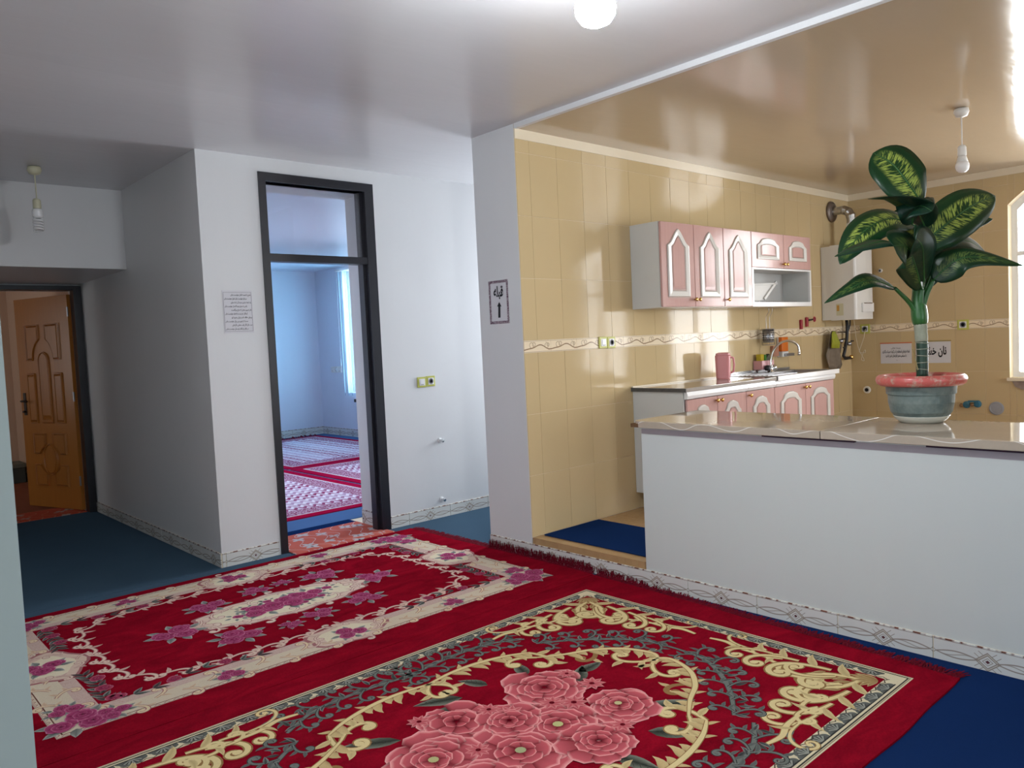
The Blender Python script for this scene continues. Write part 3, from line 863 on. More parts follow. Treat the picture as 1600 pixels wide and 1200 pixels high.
GREY = S(112, 118, 112); GREYD = S(48, 54, 54); GREYL = S(176, 184, 176); GOLD = S(226, 206, 152); GOLDD = S(150, 116, 74); GOLDS = S(205, 178, 128)
PINK = S(204, 96, 104); PINKL = S(244, 176, 172); PINKD = S(96, 8, 24); BROWN = S(110, 70, 62)

def fringe(name, parent, xf, y0, y1, side, ln, n, seed, zlift=None, mat=FRG):
    """short twisted yarn ends along a rug end"""
    rnd = random.Random(seed); m = MB()
    for i in range(n):
        y = y0 + (y1 - y0) * (i + rnd.random()) / n
        L = ln * rnd.uniform(.6, 1.1); a = rnd.uniform(-.6, .6); p = []; x = xf(y)
        wall = zlift(y) if zlift else None
        for k in range(5):
            t = k / 4
            xx = x + side * L * t; yy = y + sin(a * t * 2) * L * .45 + rnd.uniform(-.003, .003); zz = .010 + .004 * sin(t * 3 + i)
            if wall is not None and xx > wall - .004:
                zz += (xx - wall + .004) * 1.0; xx = wall - .004 - rnd.random() * .004
            p.append((xx, yy, zz))
        w = .0030
        m.grid([[(q[0] - .0004, q[1] - w, q[2]), (q[0], q[1], q[2] + .002), (q[0] + .0004, q[1] + w, q[2])] for q in p])
    o = m.build(name, mat, parent, fix=False); o['kind'] = 'stuff'
    return o
WALLX = lambda y: (XC - .010) if y < YP else None
def rug_body(parent, mat, x0, x1, y0, y1, h, seed, xl=None):
    """slightly wavy pile slab"""
    rnd = random.Random(seed); nx, ny = 40, 30
    m = MB(); ph = [rnd.uniform(0, 6) for _ in range(6)]
    def ed(t, k): return .006 * sin(t * 5 + ph[k]) + .004 * sin(t * 13 + ph[k] * 2)
    rows = []
    for j in range(ny + 1):
        v = j / ny; r = []
        for i in range(nx + 1):
            u = i / nx
            X = x0 + ((x1 if xl is None else xl + (x1 - xl) * v) - x0) * u; Y = y0 + (y1 - y0) * v
            X += ed(Y, 0) * (u > .5) * (i == nx) + ed(Y, 1) * (i == 0); Y += .2 * ed(X, 2) * (j == ny) + (.2 if y0 > 2 else .8) * ed(X, 3) * (j == 0)
            r.append((X, Y, h - (.003 if i in (0, nx) or j in (0, ny) else 0)))
        rows.append(r)
    m.grid(rows)
    o = len(m.v)
    ring = [j * 0 + i for i in range(nx + 1)] + [(j) * (nx + 1) + nx for j in range(1, ny + 1)] + [ny * (nx + 1) + i for i in range(nx - 1, -1, -1)] + [j * (nx + 1) for j in range(ny - 1, 0, -1)]
    low = [(m.v[i][0], m.v[i][1], .0062) for i in ring]
    m.v += low; n = len(ring)
    for k in range(n): m.f.append((ring[k], ring[(k + 1) % n], o + (k + 1) % n, o + k)); m.mi.append(0)
    return m.build('pile', mat, parent, smooth=False)

# ------------------------------------------------------------------ rug with the big pink roses (front)
cx2, cy2 = 1.835, 2.085
rug2 = thing('rug', 'crimson rug with big pink rose bouquet and gold scroll frame, nearest the camera', 'rug', (cx2, cy2, .006))
HX, HY = 1.330, .870       # outer edge of the cream band
rug_body(rug2, RED2, cx2 - HX - .20, 3.412, 1.085, 3.117, .0165, 3, 3.290)
ZT = .0168
def rect_ring(P, hx, hy, w, col, dz=0):
    o = [(-hx, -hy), (hx, -hy), (hx, hy), (-hx, hy)]; i = [(-hx + w, -hy + w), (hx - w, -hy + w), (hx - w, hy - w), (-hx + w, hy - w)]
    P.poly(o + i, col, [(k, (k + 1) % 4, 4 + (k + 1) % 4, 4 + k) for k in range(4)], dz)
p = Pat(cx2, cy2, ZT)
rect_ring(p, HX, HY, .078, S(222, 210, 176))
rect_ring(p, HX - .006, HY - .006, .004, S(150, 135, 110), .0001)
rect_ring(p, HX - .012, HY - .012, .006, S(60, 60, 54), .0001)
p.build('border_band', PRT, rug2)
p = Pat(cx2, cy2, ZT + .0001)
def paisley_row(x0, y0, x1, y1, n, inward):
    """row of dark scalloped fans along a band"""
    dx, dy = (x1 - x0) / n, (y1 - y0) / n; L = sqrt(dx * dx + dy * dy); a = atan2(dy, dx)
    ux, uy = cos(a), sin(a); nx_, ny_ = -sin(a) * inward, cos(a) * inward
    for k in range(n):
        bx, by = x0 + dx * (k + .5) - nx_ * .016, y0 + dy * (k + .5) - ny_ * .016
        m_ = 22; pts = [(bx, by)]; cc = [S(62, 66, 64)]
        for q in range(m_ + 1):
            t = pi * q / m_; rr = .041 * (1 + .15 * abs(sin(t * 3.5)))
            pts.append((bx + ux * cos(t) * rr * 1.15 + nx_ * sin(t) * rr, by + uy * cos(t) * rr * 1.15 + ny_ * sin(t) * rr)); cc.append(S(104, 108, 102))
        p.poly(pts, cc, [(0, q, q + 1) for q in range(1, m_ + 1)], 0)
        for q in (-.95, -.5, 0, .5, .95):
            ex, ey = bx + (ux * sin(q) + nx_ * cos(q)) * .036, by + (uy * sin(q) + ny_ * cos(q)) * .036
            p.ribbon([(bx, by), (ex, ey)], [.003, .009], S(150, 152, 142), S(44, 46, 44), .002, .0001)
        p.ribbon([(bx + ux * L * .5 * g, by + uy * L * .5 * g + 0) for g in (-1, 0, 1)], [.006] * 3, S(52, 54, 52), None, 0, .0002)
b2 = .046
for sx in (1, -1):
    paisley_row(-HX + .10, sx * (HY - b2), HX - .10, sx * (HY - b2), 23, -sx)
for sx in (1, -1):
    paisley_row(sx * (HX - b2), -HY + .10, sx * (HX - b2), HY - .10, 15, sx)
p.build('border_tufts', PRT, rug2, True)
# inner edge of the band: zigzag
p = Pat(cx2, cy2, ZT + .0001)
for (ax, ay, bx, by, n) in ((-HX + .07, HY - .07, HX - .07, HY - .07, 60), (-HX + .07, -HY + .07, HX - .07, -HY + .07, 60), (HX - .07, -HY + .07, HX - .07, HY - .07, 38), (-HX + .07, -HY + .07, -HX + .07, HY - .07, 38)):
    pts = []
    for k in range(n * 2 + 1):
        t = k / (2 * n); o_ = .006 * (1 if k % 2 else -1)
        x, y = ax + (bx - ax) * t, ay + (by - ay) * t
        pts.append((x, y + o_) if ay == by else (x + o_, y))
    p.ribbon(pts, [.005] * len(pts), S(70, 60, 52))
p.build('border_zigzag', PRT, rug2, True)
# corner scrolls
for qx, qy in ((1, 1), (1, -1), (-1, 1), (-1, -1)):
    p = Pat(cx2, cy2, ZT + .0002); p.sx, p.sy = qx, qy
    c0 = (HX - .13, HY - .13)
    def arm(f):
        # f maps (distance along arm from corner, distance inward) to rug coordinates
        def cs(d, i, ang, size, flip, w, lobes=2):
            x, y = f(d, i); tx, ty = f(d + cos(ang) * .01, i + sin(ang) * .01)
            det = 1 if (f(1, 0)[0] - f(0, 0)[0]) * (f(0, 1)[1] - f(0, 0)[1]) - (f(1, 0)[1] - f(0, 0)[1]) * (f(0, 1)[0] - f(0, 0)[0]) > 0 else -1
            p.cscroll(x, y, atan2(ty - y, tx - x), size, flip * det, w, GOLD, GOLDD, 1.25, lobes)
        for (d_, i_, a_, sz, fl_, w_) in ((.00, .01, .15, .34, 1, .032), (.14, .005, .10, .34, 1, .030), (.28, .005, .10, .30, 1, .026), (.40, .005, .05, .26, 1, .022), (.10, .05, .8, .27, -1, .024), (.24, .04, .6, .22, -1, .020), (.34, .03, .5, .20, -1, .018), (.06, .10, .7, .30, 1, .026), (.50, .02, -.02, .24, -1, .016)):
            cs(d_, i_, a_, sz * 1.12, fl_, w_ * .95, 1)
        x, y = f(.48, .03); x2, y2 = f(.66, .0)
        p.ribbon(smooth_path([f(.44, .05), f(.54, .045), f(.62, .02), f(.70, .03)], 6), [.012 + .010 * sin(k / 18 * pi) for k in range(19)], GOLD, GOLDD, .003)
        for k in range(2):
            a_, b_ = f(.06 + k * .09, .03), f(.08 + k * .09, .06)
            p.leaf(a_[0], a_[1], atan2(b_[1] - a_[1], b_[0] - a_[0]), .07, .028, GOLDD, GOLD, GOLDD, .0003)
    arm(lambda d, i: (c0[0] - d, c0[1] - i)); arm(lambda d, i: (c0[0] - i, c0[1] - d))
    for k in range(7):
        a = pi + pi / 2 * (k / 6); p.leaf(c0[0] + .03, c0[1] + .03, a, .09 + .02 * (k % 2), .032, GOLDD, GOLD, GOLDD, .0004)
    p.build('corner_scroll', PRT, rug2)
# gold frame and grey foliage around the bouquet (same in the four quarters)
gA = [(-.03, .535), (.12, .56), (.26, .555), (.40, .52), (.50, .47)]
gB = [(.49, .40), (.60, .33), (.72, .27), (.82, .17), (.86, .04), (.80, -.02)]
hA = [(-.05, .66), (.12, .69), (.30, .70), (.46, .68), (.60, .60)]
hB = [(.60, .52), (.74, .42), (.86, .30), (.95, .16), (.97, .0)]
for qx, qy in ((1, 1), (1, -1), (-1, 1), (-1, -1)):
    p = Pat(cx2, cy2, ZT + .0002); p.sx, p.sy = qx, qy
    rn = random.Random(5)
    for path in (gA, gB):
        sp = smooth_path(path, 8); n = len(sp)
        p.ribbon(sp, [.008 + .013 * sin(pi * (k + 1) / (n + 1)) for k in range(n)], GOLD, GOLDD, .003, .0004)
        for k in range(2, n - 3, 3):
            a = sp[k]; b = sp[k + 1]; h = atan2(b[1] - a[1], b[0] - a[0])
            p.leaf(a[0], a[1], h - .40, .082 + .02 * sin(k), .044, GOLDD, GOLD, GOLDS, .0003, -1.3)
            if k % 2: p.leaf(a[0], a[1], h + .55, .06, .024, GOLDD, GOLD, GOLDS, .0003, .8)
    p.cscroll(.50, .47, -1.2, .26, -1, .024, GOLD, GOLDD, 1.2, 3); p.cscroll(.49, .40, 2.3, .22, 1, .022, GOLD, GOLDD, 1.2, 2)
    p.cscroll(.0, .535, -2.4, .20, 1, .020, GOLD, GOLDD, 1.2, 2); p.cscroll(.80, -.0, 2.6, .26, -1, .022, GOLD, GOLDD, 1.2, 2)
    p.cscroll(.72, .27, -2.2, .20, -1, .018, GOLD, GOLDD, 1.2, 2)
    p.build('gold_frame_scroll', PRT, rug2)
    p = Pat(cx2, cy2, ZT + .0001); p.sx, p.sy = qx, qy
    for path in (hA, hB):
        sp = smooth_path(path, 8); n = len(sp)
        p.ribbon(sp, [.010 + .010 * sin(pi * (k + 1) / (n + 1)) for k in range(n)], GREY, GREYD, .003, .0001)
        for k in range(1, n - 2, 5):
            a = sp[k]; b = sp[k + 1]; h = atan2(b[1] - a[1], b[0] - a[0])
            p.cscroll(a[0], a[1], h + .75, .155 + .04 * rn.random(), 1, .013, GREY, GREYD, 1.25, 3, .0002)
            p.cscroll(b[0], b[1], h - .65, .13 + .03 * rn.random(), -1, .012, GREY, GREYD, 1.25, 3, .0003)
        for k in range(0, n - 1, 2):
            a = sp[k]; h = rn.uniform(-.5, 1.9)
            p.leaf(a[0] + rn.uniform(-.015, .015), a[1] + rn.uniform(-.01, .03), h, rn.uniform(.04, .07), .022, GREYD, GREYL if k % 3 else GREY, GREYD, .0004, rn.uniform(-1, 1))
    p.build('grey_foliage_scroll', PRT, rug2)
# bouquet
rn = random.Random(21)
leaves = [(.02, .34, 2.6, .20, .09), (-.03, .28, 2.9, .17, .08), (.42, .10, .5, .17, .08), (.50, .16, -.1, .15, .07), (.42, -.24, -.6, .22, .10), (.30, -.36, -1.0, .2, .09), (-.10, -.36, -1.9, .2, .09),
          (-.34, .24, 2.5, .24, .08), (-.42, .06, 3.0, .24, .1), (-.46, -.12, 3.4, .2, .09), (-.30, -.34, -2.2, .2, .09), (.10, -.38, -1.5, .18, .08), (.33, .30, 1.1, .15, .07), (.16, .35, 1.9, .14, .07), (.22, .03, .4, .16, .07), (0, .08, 2.0, .14, .06)]
for (x, y, a, ln, wd) in leaves:
    p = Pat(cx2, cy2, ZT + .0003)
    p.leaf(x, y, a, ln, wd, S(66, 72, 62), S(150, 156, 140), S(44, 50, 44), .0, .2)
    for k in range(4):
        t = .2 + .17 * k
        for g in (1, -1): p.ribbon([(x + ln * t * cos(a), y + ln * t * sin(a)), (x + ln * (t + .14) * cos(a) - g * wd * .3 * sin(a), y + ln * (t + .14) * sin(a) + g * wd * .3 * cos(a))], [.003, .001], S(52, 58, 50), None, 0, .0001)
    p.build('bouquet_leaf', PRT, rug2)
roses = [(.31, .16, .185, 5, None), (.13, -.10, .20, 5, S(190, 190, 130)), (.39, -.16, .15, 5, S(200, 190, 140)), (-.13, .19, .18, 4, None), (-.10, -.13, .20, 4, S(170, 175, 130)), (-.33, .05, .19, 5, S(190, 185, 130)),
         (-.32, -.20, .17, 4, None), (.12, -.28, .15, 4, None), (.02, .06, .13, 4, None)]
for k, (x, y, r, ri, core) in enumerate(roses):
    p = Pat(cx2, cy2, ZT + .0006 + .00035 * k)
    p.rose(x, y, r, PINKD, PINK, PINKL, rn, ri, 8, None, core)
    p.build('rose', PRT, rug2)
for k, (x, y, r) in enumerate([(.22, .04, .055), (.28, -.02, .06), (.45, .04, .06), (.02, .18, .05), (.06, .10, .06), (.45, .18, .045), (-.22, .30, .05), (-.2, -.02, .05), (.27, -.27, .05)]):
    p = Pat(cx2, cy2, ZT + .004)
    p.daisy(x, y, r, S(190, 80, 90), S(240, 175, 170), PINKD)
    p.build('small_flower', PRT, rug2)
fringe('fringe', rug2, lambda y: 3.284 + (y - 1.085) * .0598, 1.10, 3.10, 1, .075, 900, 11, WALLX)

# ------------------------------------------------------------------ rug with the cream medallion (behind)
cx1, cy1 = 1.925, 4.112
H1X, H1Y = 1.312, .818
rug1 = thing('rug', 'crimson rug with oval cream medallion of purple flowers, behind the rose rug', 'rug', (cx1, cy1, .006))
rug_body(rug1, RED, cx1 - H1X - .19, 3.419, 3.121, 5.018, .0165, 8)
p = Pat(cx1, cy1, ZT)
rect_ring(p, H1X, H1Y, .135, S(214, 200, 176)); rect_ring(p, H1X, H1Y, .006, BEIGE, .0001)
rect_ring(p, H1X - .022, H1Y - .022, .005, BROWN, .0001)
p.build('border_band', PRT, rug1)
p = Pat(cx1, cy1, ZT + .00005)
BW = .062
o_ = H1X - .135; q_ = H1Y - .135
for (x0, x1, y0, y1) in ((-o_, o_, q_ - BW, q_), (-o_, o_, -q_, -q_ + BW), (o_ - BW, o_, .23, q_), (o_ - BW, o_, -q_, -.23), (-o_, -o_ + BW, .23, q_), (-o_, -o_ + BW, -q_, -.23)):
    p.poly([(x0, y0), (x1, y0), (x1, y1), (x0, y1)], S(205, 180, 168))
p.build('stippled_band', PRS, rug1)
# chain of small links on the outside of the border
p = Pat(cx1, cy1, ZT + .0002)
for k in range(70):
    x = -H1X + .03 + (2 * H1X - .06) * k / 69
    for sy in (1, -1):
        p.ribbon([(x - .012, sy * (H1Y - .012) - .005), (x, sy * (H1Y - .012) + .005), (x + .012, sy * (H1Y - .012) - .005)], [.004] * 3, ROSY)
for k in range(44):
    y = -H1Y + .03 + (2 * H1Y - .06) * k / 43
    for sx in (1, -1):
        p.ribbon([(sx * (H1X - .012) - .005, y - .012), (sx * (H1X - .012) + .005, y), (sx * (H1X - .012) - .005, y + .012)], [.004] * 3, ROSY)
p.build('border_chain', PRT, rug1, True)
rn = random.Random(31)
def spray(P, x, y, r, ang, n=3):
    """purple flowers with grey-white leaves around them"""
    for k in range(7):
        a = ang + 2 * pi * k / 7 + rn.uniform(-.2, .2); d = r * .55
        P.leaf(x + d * cos(a) * 1.2, y + d * sin(a), a, r * .66, r * .40, GREYD, S(206, 210, 200), S(110, 116, 112), .0)
    for k in range(n):
        a = ang + 2 * pi * k / n; d = r * .42 if n > 1 else 0
        P.rose(x + d * cos(a) * 1.25, y + d * sin(a), r * .52, MAGD, MAG, MAGL, rn, 3, 6, .0004 + .0008 * k)
# border flowers: corners, middles of the sides, quarter points
spots = []
for sx in (1, -1):
    for sy in (1, -1):
        spots.append((sx * (H1X - .10), sy * (H1Y - .10), .12)); spots.append((sx * .62, sy * (H1Y - .075), .062)); spots.append((sx * (H1X - .22), sy * (H1Y - .08), .07)); spots.append((sx * (H1X - .08), sy * (H1Y - .25), .07))
for sy in (1, -1): spots.append((0, sy * (H1Y - .11), .085))
for sx in (1, -1): spots.append((sx * (H1X - .12), 0, .10))
# cream cartouches that bulge into the field at the middle of each side
for (x, y, ax, ay) in ((0, H1Y - .13, .20, .13), (0, -H1Y + .13, .20, .13), (H1X - .14, 0, .15, .20), (-H1X + .14, 0, .15, .20)):
    p = Pat(cx1, cy1, ZT + .0003)
    n = 28
    for sc, c, zz in ((1.10, ROSY, 0), (1.0, S(216, 190, 172), .0001), (.72, CREAM, .0002)):
        p.poly([(x + ax * sc * cos(2 * pi * k / n) * (1 + .09 * cos(10 * pi * k / n)), y + ay * sc * sin(2 * pi * k / n) * (1 + .09 * cos(10 * pi * k / n))) for k in range(n)], c, None, zz)
    for k in range(8):
        a = 2 * pi * k / 8; p.cscroll(x + ax * .8 * cos(a), y + ay * .8 * sin(a), a + 1.2, .12, 1 if k % 2 else -1, .011, S(220, 196, 178), ROSY, 1.2, 1, .0003)
    p.build('side_cartouche', PRT, rug1)
for (x, y, r) in spots:
    p = Pat(cx1, cy1, ZT + .0008); spray(p, x, y, r, rn.random() * 6, 3); p.build('border_flowers', PRT, rug1)
# gold curls inside the cream border
p = Pat(cx1, cy1, ZT + .0002)
for sy in (1, -1):
    for k in range(22):
        x = -1.15 + 2.3 * k / 21
        p.cscroll(x, sy * (H1Y - .085), .5 * sy * (1 if k % 2 else -1), .15, sy * (1 if k % 2 else -1), .015, S(226, 206, 170), ROSY, 1.1, 2)
for sx in (1, -1):
    for k in range(13):
        y = -.62 + 1.24 * k / 12
        p.cscroll(sx * (H1X - .085), y, pi / 2 + (.5 if k % 2 else -.5), .15, 1 if k % 2 else -1, .015, S(226, 206, 170), ROSY, 1.1, 2)
p.build('border_curls', PRT, rug1, True)
# chain of curling scrolls framing the field
fx, fy = .985, .575
loop = []
for k in range(64):
    a = 2 * pi * k / 64; e = .42
    loop.append((fx * (abs(cos(a)) ** e) * (1 if cos(a) > 0 else -1), fy * (abs(sin(a)) ** e) * (1 if sin(a) > 0 else -1)))
# resample by arc length
tot = [0.0]
for k in range(64): tot.append(tot[-1] + sqrt((loop[(k + 1) % 64][0] - loop[k][0]) ** 2 + (loop[(k + 1) % 64][1] - loop[k][1]) ** 2))
def along(s_):
    s_ %= tot[-1]
    k = max(i for i in range(64) if tot[i] <= s_); t = (s_ - tot[k]) / max(1e-9, tot[k + 1] - tot[k])
    a, b = loop[k], loop[(k + 1) % 64]
    return (a[0] + (b[0] - a[0]) * t, a[1] + (b[1] - a[1]) * t)
N = 40
for k in range(N):
    a = along(tot[-1] * k / N); b = along(tot[-1] * (k + .5) / N); h = atan2(b[1] - a[1], b[0] - a[0])
    p = Pat(cx1, cy1, ZT + .0002)
    p.cscroll(a[0], a[1], h + .55, .19, -1, .016, S(224, 196, 178), ROSY, 1.15, 1)
    p.cscroll(b[0], b[1], h - .4, .13, 1, .012, S(224, 196, 178), ROSY, 1.15, 0)
    p.build('field_scroll', PRT, rug1)
# sprigs filling the corners of the field
for qx, qy in ((1, 1), (1, -1), (-1, 1), (-1, -1)):
    p = Pat(cx1, cy1, ZT + .0004); p.sx, p.sy = qx, qy
    for k in range(9):
        t = k / 8
        for (x, y, a) in ((1.06 - .62 * t, .60 + .03 * sin(k), pi + .2), (1.07 + .01 * sin(k), .60 - .36 * t, -pi / 2)):
            for g in (.6, -.6): p.leaf(x, y, a + g, .07, .03, GREYD, S(190, 196, 186) if k % 2 else S(160, 120, 122), GREYD, .0001 * (k % 3))
            if k % 3 == 0: p.rose(x - .02, y - .01, .035, MAGD, S(170, 70, 90), MAGL, rn, 2, 5, .0005)
    p.build('corner_sprig', PRT, rug1)
# medallion
p = Pat(cx1, cy1, ZT + .0002); n = 60
for sc, c, zz in ((1.05, ROSY, 0), (1.0, S(222, 196, 180), .0001), (.86, ROSY, .0002), (.845, CREAM, .0003)):
    p.poly([(.50 * sc * cos(2 * pi * k / n) * (1 + .05 * cos(24 * pi * k / n)), .205 * sc * sin(2 * pi * k / n) * (1 + .05 * cos(24 * pi * k / n))) for k in range(n)], c, None, zz)
p.build('medallion', PRT, rug1)
for k in range(18):
    a = 2 * pi * k / 18; p = Pat(cx1, cy1, ZT + .0006)
    p.cscroll(.47 * cos(a), .19 * sin(a), a + 1.7, .15, 1 if k % 2 else -1, .015, S(226, 204, 186), ROSY, 1.2, 2); p.build('medallion_scroll', PRT, rug1)
for (x, y, r, nf) in ((0, 0, .13, 3), (-.15, -.03, .11, 3), (.15, .03, .11, 3), (-.28, -.03, .06, 1), (.29, .05, .06, 1), (-.06, .09, .05, 1), (.08, -.09, .05, 1), (.2, -.06, .05, 1), (-.2, .07, .05, 1)):
    p = Pat(cx1, cy1, ZT + .0008); spray(p, x, y, r, rn.random() * 6, nf); p.build('medallion_flowers', PRT, rug1)
for (x, y, r) in ((-.60, -.02, .12), (.60, .02, .12), (-.40, -.31, .115), (.40, .31, .115), (-.33, .27, .105), (.34, -.29, .105), (.04, -.33, .085), (-.02, .34, .085), (-.14, -.37, .06), (.16, .36, .06)):
    p = Pat(cx1, cy1, ZT + .0008); spray(p, x, y, r, atan2(y, x), 3); p.build('flower_spray', PRT, rug1)
fringe('fringe', rug1, lambda y: 3.414, 3.15, 5.0, 1, .080, 850, 12, WALLX)

# ------------------------------------------------------------------ prayer-room rugs seen through the doorway
def field_mat(name, along_y):
    t = NT(name); o = t.tex('Object'); x, y, z = t.sep(o)
    if along_y: x, y = y, x
    zig = (x * 11.0).fract() - .5
    r = (y * 8.0 + zig.abs() * 1.2).fract()
    rowk = (y * 1.75).fract()
    n = t.noise(o, 38, 3)
    k = t.step(r + (n - .5) * .9, .42, .58)
    dark = t.mix(n, (.20, .012, .075, 1), (.34, .05, .15, 1))
    c = t.mix(k, t.mix(t.step(rowk + (n - .5) * .5, .3, .7), dark, (.44, .28, .40, 1)), (.72, .66, .72, 1))
    return t.out(c, .9, 0, .1)
FA, FB = field_mat('zigzag_rug_field', False), field_mat('zigzag_rug_field_b', True)
def bandm():
    t = NT('mottled_rug_border'); o = t.tex('Object'); n = t.noise(o, 55, 2)
    return t.out(t.mix(t.step(n, .45, .58), (.22, .008, .07, 1), (.58, .42, .52, 1)), .9, 0, .1)
BND = bandm()
RED3 = pile_mat('magenta_red_pile', (.42, .008, .05, 1), (.31, .006, .04, 1))
def inner_rug(x0, x1, y0, y1, label, fm, fr):
    t = thing('prayer_rug', label, 'rug', ((x0 + x1) / 2, (y0 + y1) / 2, .006))
    MB().box(x0, x1, y0, y1, .006, .015).build('pile', RED3, t)
    a = .14
    for (p0, p1, q0, q1) in ((x0 + a, x1 - a, y0 + a, y0 + a + .20), (x0 + a, x1 - a, y1 - a - .20, y1 - a), (x0 + a, x0 + a + .20, y0 + a + .2, y1 - a - .2), (x1 - a - .20, x1 - a, y0 + a + .2, y1 - a - .2)):
        MB().box(p0, p1, q0, q1, .015, .0162).build('border_band', BND, t)
    for (p0, p1, q0, q1) in ((x0 + a - .03, x1 - a + .03, y0 + a - .03, y0 + a - .005), (x0 + a - .03, x1 - a + .03, y1 - a + .005, y1 - a + .03), (x0 + a - .03, x0 + a - .005, y0 + a, y1 - a), (x1 - a + .005, x1 - a + .03, y0 + a, y1 - a)):
        MB().box(p0, p1, q0, q1, .015, .0160).build('white_line', plain('white_yarn', (.62, .55, .60, 1), .9) if 'white_yarn' not in bpy.data.materials else bpy.data.materials['white_yarn'], t)
    MB().box(x0 + a + .2, x1 - a - .2, y0 + a + .2, y1 - a - .2, .015, .0164).build('field', fm, t)
    if fr is not None:
        rnd = random.Random(4); m = MB()
        for k in range(150):
            x = x0 + (x1 - x0) * (k + rnd.random()) / 150; L = rnd.uniform(.05, .1)
            m.grid([[(x - .004, fr, .012), (x + .004, fr, .012)], [(x - .004 + rnd.uniform(-.02, .02), fr + L, .02 + rnd.uniform(0, .03)), (x + .004 + rnd.uniform(-.02, .02), fr + L, .02)]])
        m.build('fringe', FRG, t, fix=False)['kind'] = 'stuff'
    return t
inner_rug(2.28, 4.22, 6.10, 8.95, 'magenta red rug with white zigzag field, nearest inside the doorway', FA, None)
inner_rug(4.27, 6.20, 5.90, 8.74, 'magenta red rug with white zigzag field, right side of inner room', FA, None)
inner_rug(4.27, 6.32, 8.80, 11.86, 'magenta red rug with white zigzag field, at the far inner corner', FB, 11.855)
# ================================================================== KITCHEN
def cathedral(w_, zb, zs, zp, n=10, rnd=False):
    """outline of a raised cabinet panel with an ogee or round head, counter-clockwise from bottom left"""
    right = [(w_, zb), (w_, zs), (w_ * .93, zs + .004), (w_ * .86, zs - .002 + .012)]
    for k in range(1, n + 1):
        t = k / n
        x = w_ * .86 * (1 - t)
        zs_ = zs + .008
        if rnd: z = zs + .004 + (zp - zs - .004) * sqrt(max(0, 1 - (1 - t) ** 2)) if t > .22 else zs + .004 + (zp - zs) * t * 2.0
        else:
            e = t * t * (3 - 2 * t)
            z = zs_ + (zp - zs_) * (.38 * t + .62 * e ** .9)
        right.append((x, min(z, zp)))
    left = [(-x, z) for x, z in right[:-1]][::-1]
    return right + left
def cab_door(parent, x0, x1, y, z0, z1, knob, rnd=False, peak=.045):
    """door with its front at y; returns the door"""
    g = .002
    d = MB().box(x0 + g, x1 - g, y, y + .018, z0 + g, z1 - g).build('door', M['pink'], parent, bevel=.004)
    cx = (x0 + x1) / 2; W = (x1 - x0) / 2; H = z1 - z0
    zs = z1 - (.165 if not rnd else .125) * min(1, H / .6 + .35); zp = z1 - peak
    w0 = W - (.070 if not rnd else .085)
    A = cathedral(w0, z0 + .075 if H > .4 else z0 + .07, zs, zp, 10, rnd)
    t_ = .052
    B = cathedral(w0 - t_, z0 + .075 + t_ * .85 if H > .4 else z0 + .07 + t_ * .6, zs - .012, zp - t_ * 1.05, 10, rnd)
    C1 = [(a[0] * .93 + b[0] * .07, a[1] * .93 + b[1] * .07) for a, b in zip(A, B)]
    C2 = [(a[0] * .80 + b[0] * .20, a[1] * .80 + b[1] * .20) for a, b in zip(A, B)]
    C3 = [(a[0] * .15 + b[0] * .85, a[1] * .15 + b[1] * .85) for a, b in zip(A, B)]
    m = MB(); n = len(A); prof = [(A, 0.0), (C1, -.009), (C2, -.0095), (C3, -.007), (B, .0)]
    for P, dy in prof: m.v += [(cx + a, y + dy, b) for a, b in P]
    for r in range(len(prof) - 1):
        for k in range(n):
            m.f.append((r * n + k, r * n + (k + 1) % n, (r + 1) * n + (k + 1) % n, (r + 1) * n + k)); m.mi.append(0)
    m.build('moulding', M['mould'], d)
    # brown shadow lines painted along both edges of the moulding
    for P, k1, k2 in ((A, 1.0, 1.055), (B, .93, 1.0)):
        n_ = len(P); c_ = sum(q[1] for q in P) / n_
        g_ = MB(); g_.v = [(cx + q[0] * k_, y - .0006 - (.0055 if P is B else 0), c_ + (q[1] - c_) * (1 + (k_ - 1) * .45)) for k_ in (k1, k2) for q in P]
        g_.f = [(k, (k + 1) % n_, n_ + (k + 1) % n_, n_ + k) for k in range(n_)]; g_.mi = [0] * n_
        g_.build('shadow_line', M['shadow_line'], d)
    # raised pink field inside the moulding
    B2 = [(b[0] * .86, b[1]) for b in B]; cz = sum(b[1] for b in B) / n
    B3 = [(b[0] * .84, cz + (b[1] - cz) * .90) for b in B]
    m = MB(); m.v = [(cx + a * .98, y - .0002, cz + (b - cz) * .98) for a, b in B] + [(cx + a, y - .006, b) for a, b in B3]
    m.f = [(k, (k + 1) % n, n + (k + 1) % n, n + k) for k in range(n)] + [tuple(range(2 * n - 1, n - 1, -1))]; m.mi = [0] * len(m.f)
    m.build('raised_panel', M['pink'], d)
    if knob:
        kx, kz = knob
        MB().lathe([(.004, 0), (.006, -.004), (.0055, -.014), (.012, -.018), (.015, -.024), (.013, -.030), (.006, -.033)], (kx, y, kz), 14, 'Y').build('knob', M['brass'], d, smooth=True)
    return d
def carcass(t, x0, x1, y0, y1, z0, z1, side_l=M['cab_side'], shelf=None):
    th = .016
    MB().box(x0, x0 + th, y0, y1, z0, z1).build('side_panel', side_l, t)
    MB().box(x1 - th, x1, y0, y1, z0, z1).build('side_panel', M['cab_side'], t)
    MB().box(x0 + th, x1 - th, y0, y1, z0, z0 + th).build('bottom_panel', M['cab_side'], t)
    MB().box(x0 + th, x1 - th, y0, y1, z1 - th, z1).build('top_panel', M['cab_side'], t)
    MB().box(x0 + th, x1 - th, y1 - .006, y1, z0 + th, z1 - th).build('back_panel', M['cab_in'], t)
YU = 3.402; UZ0, UZ1 = 1.612, 2.222; YB = YK - .003
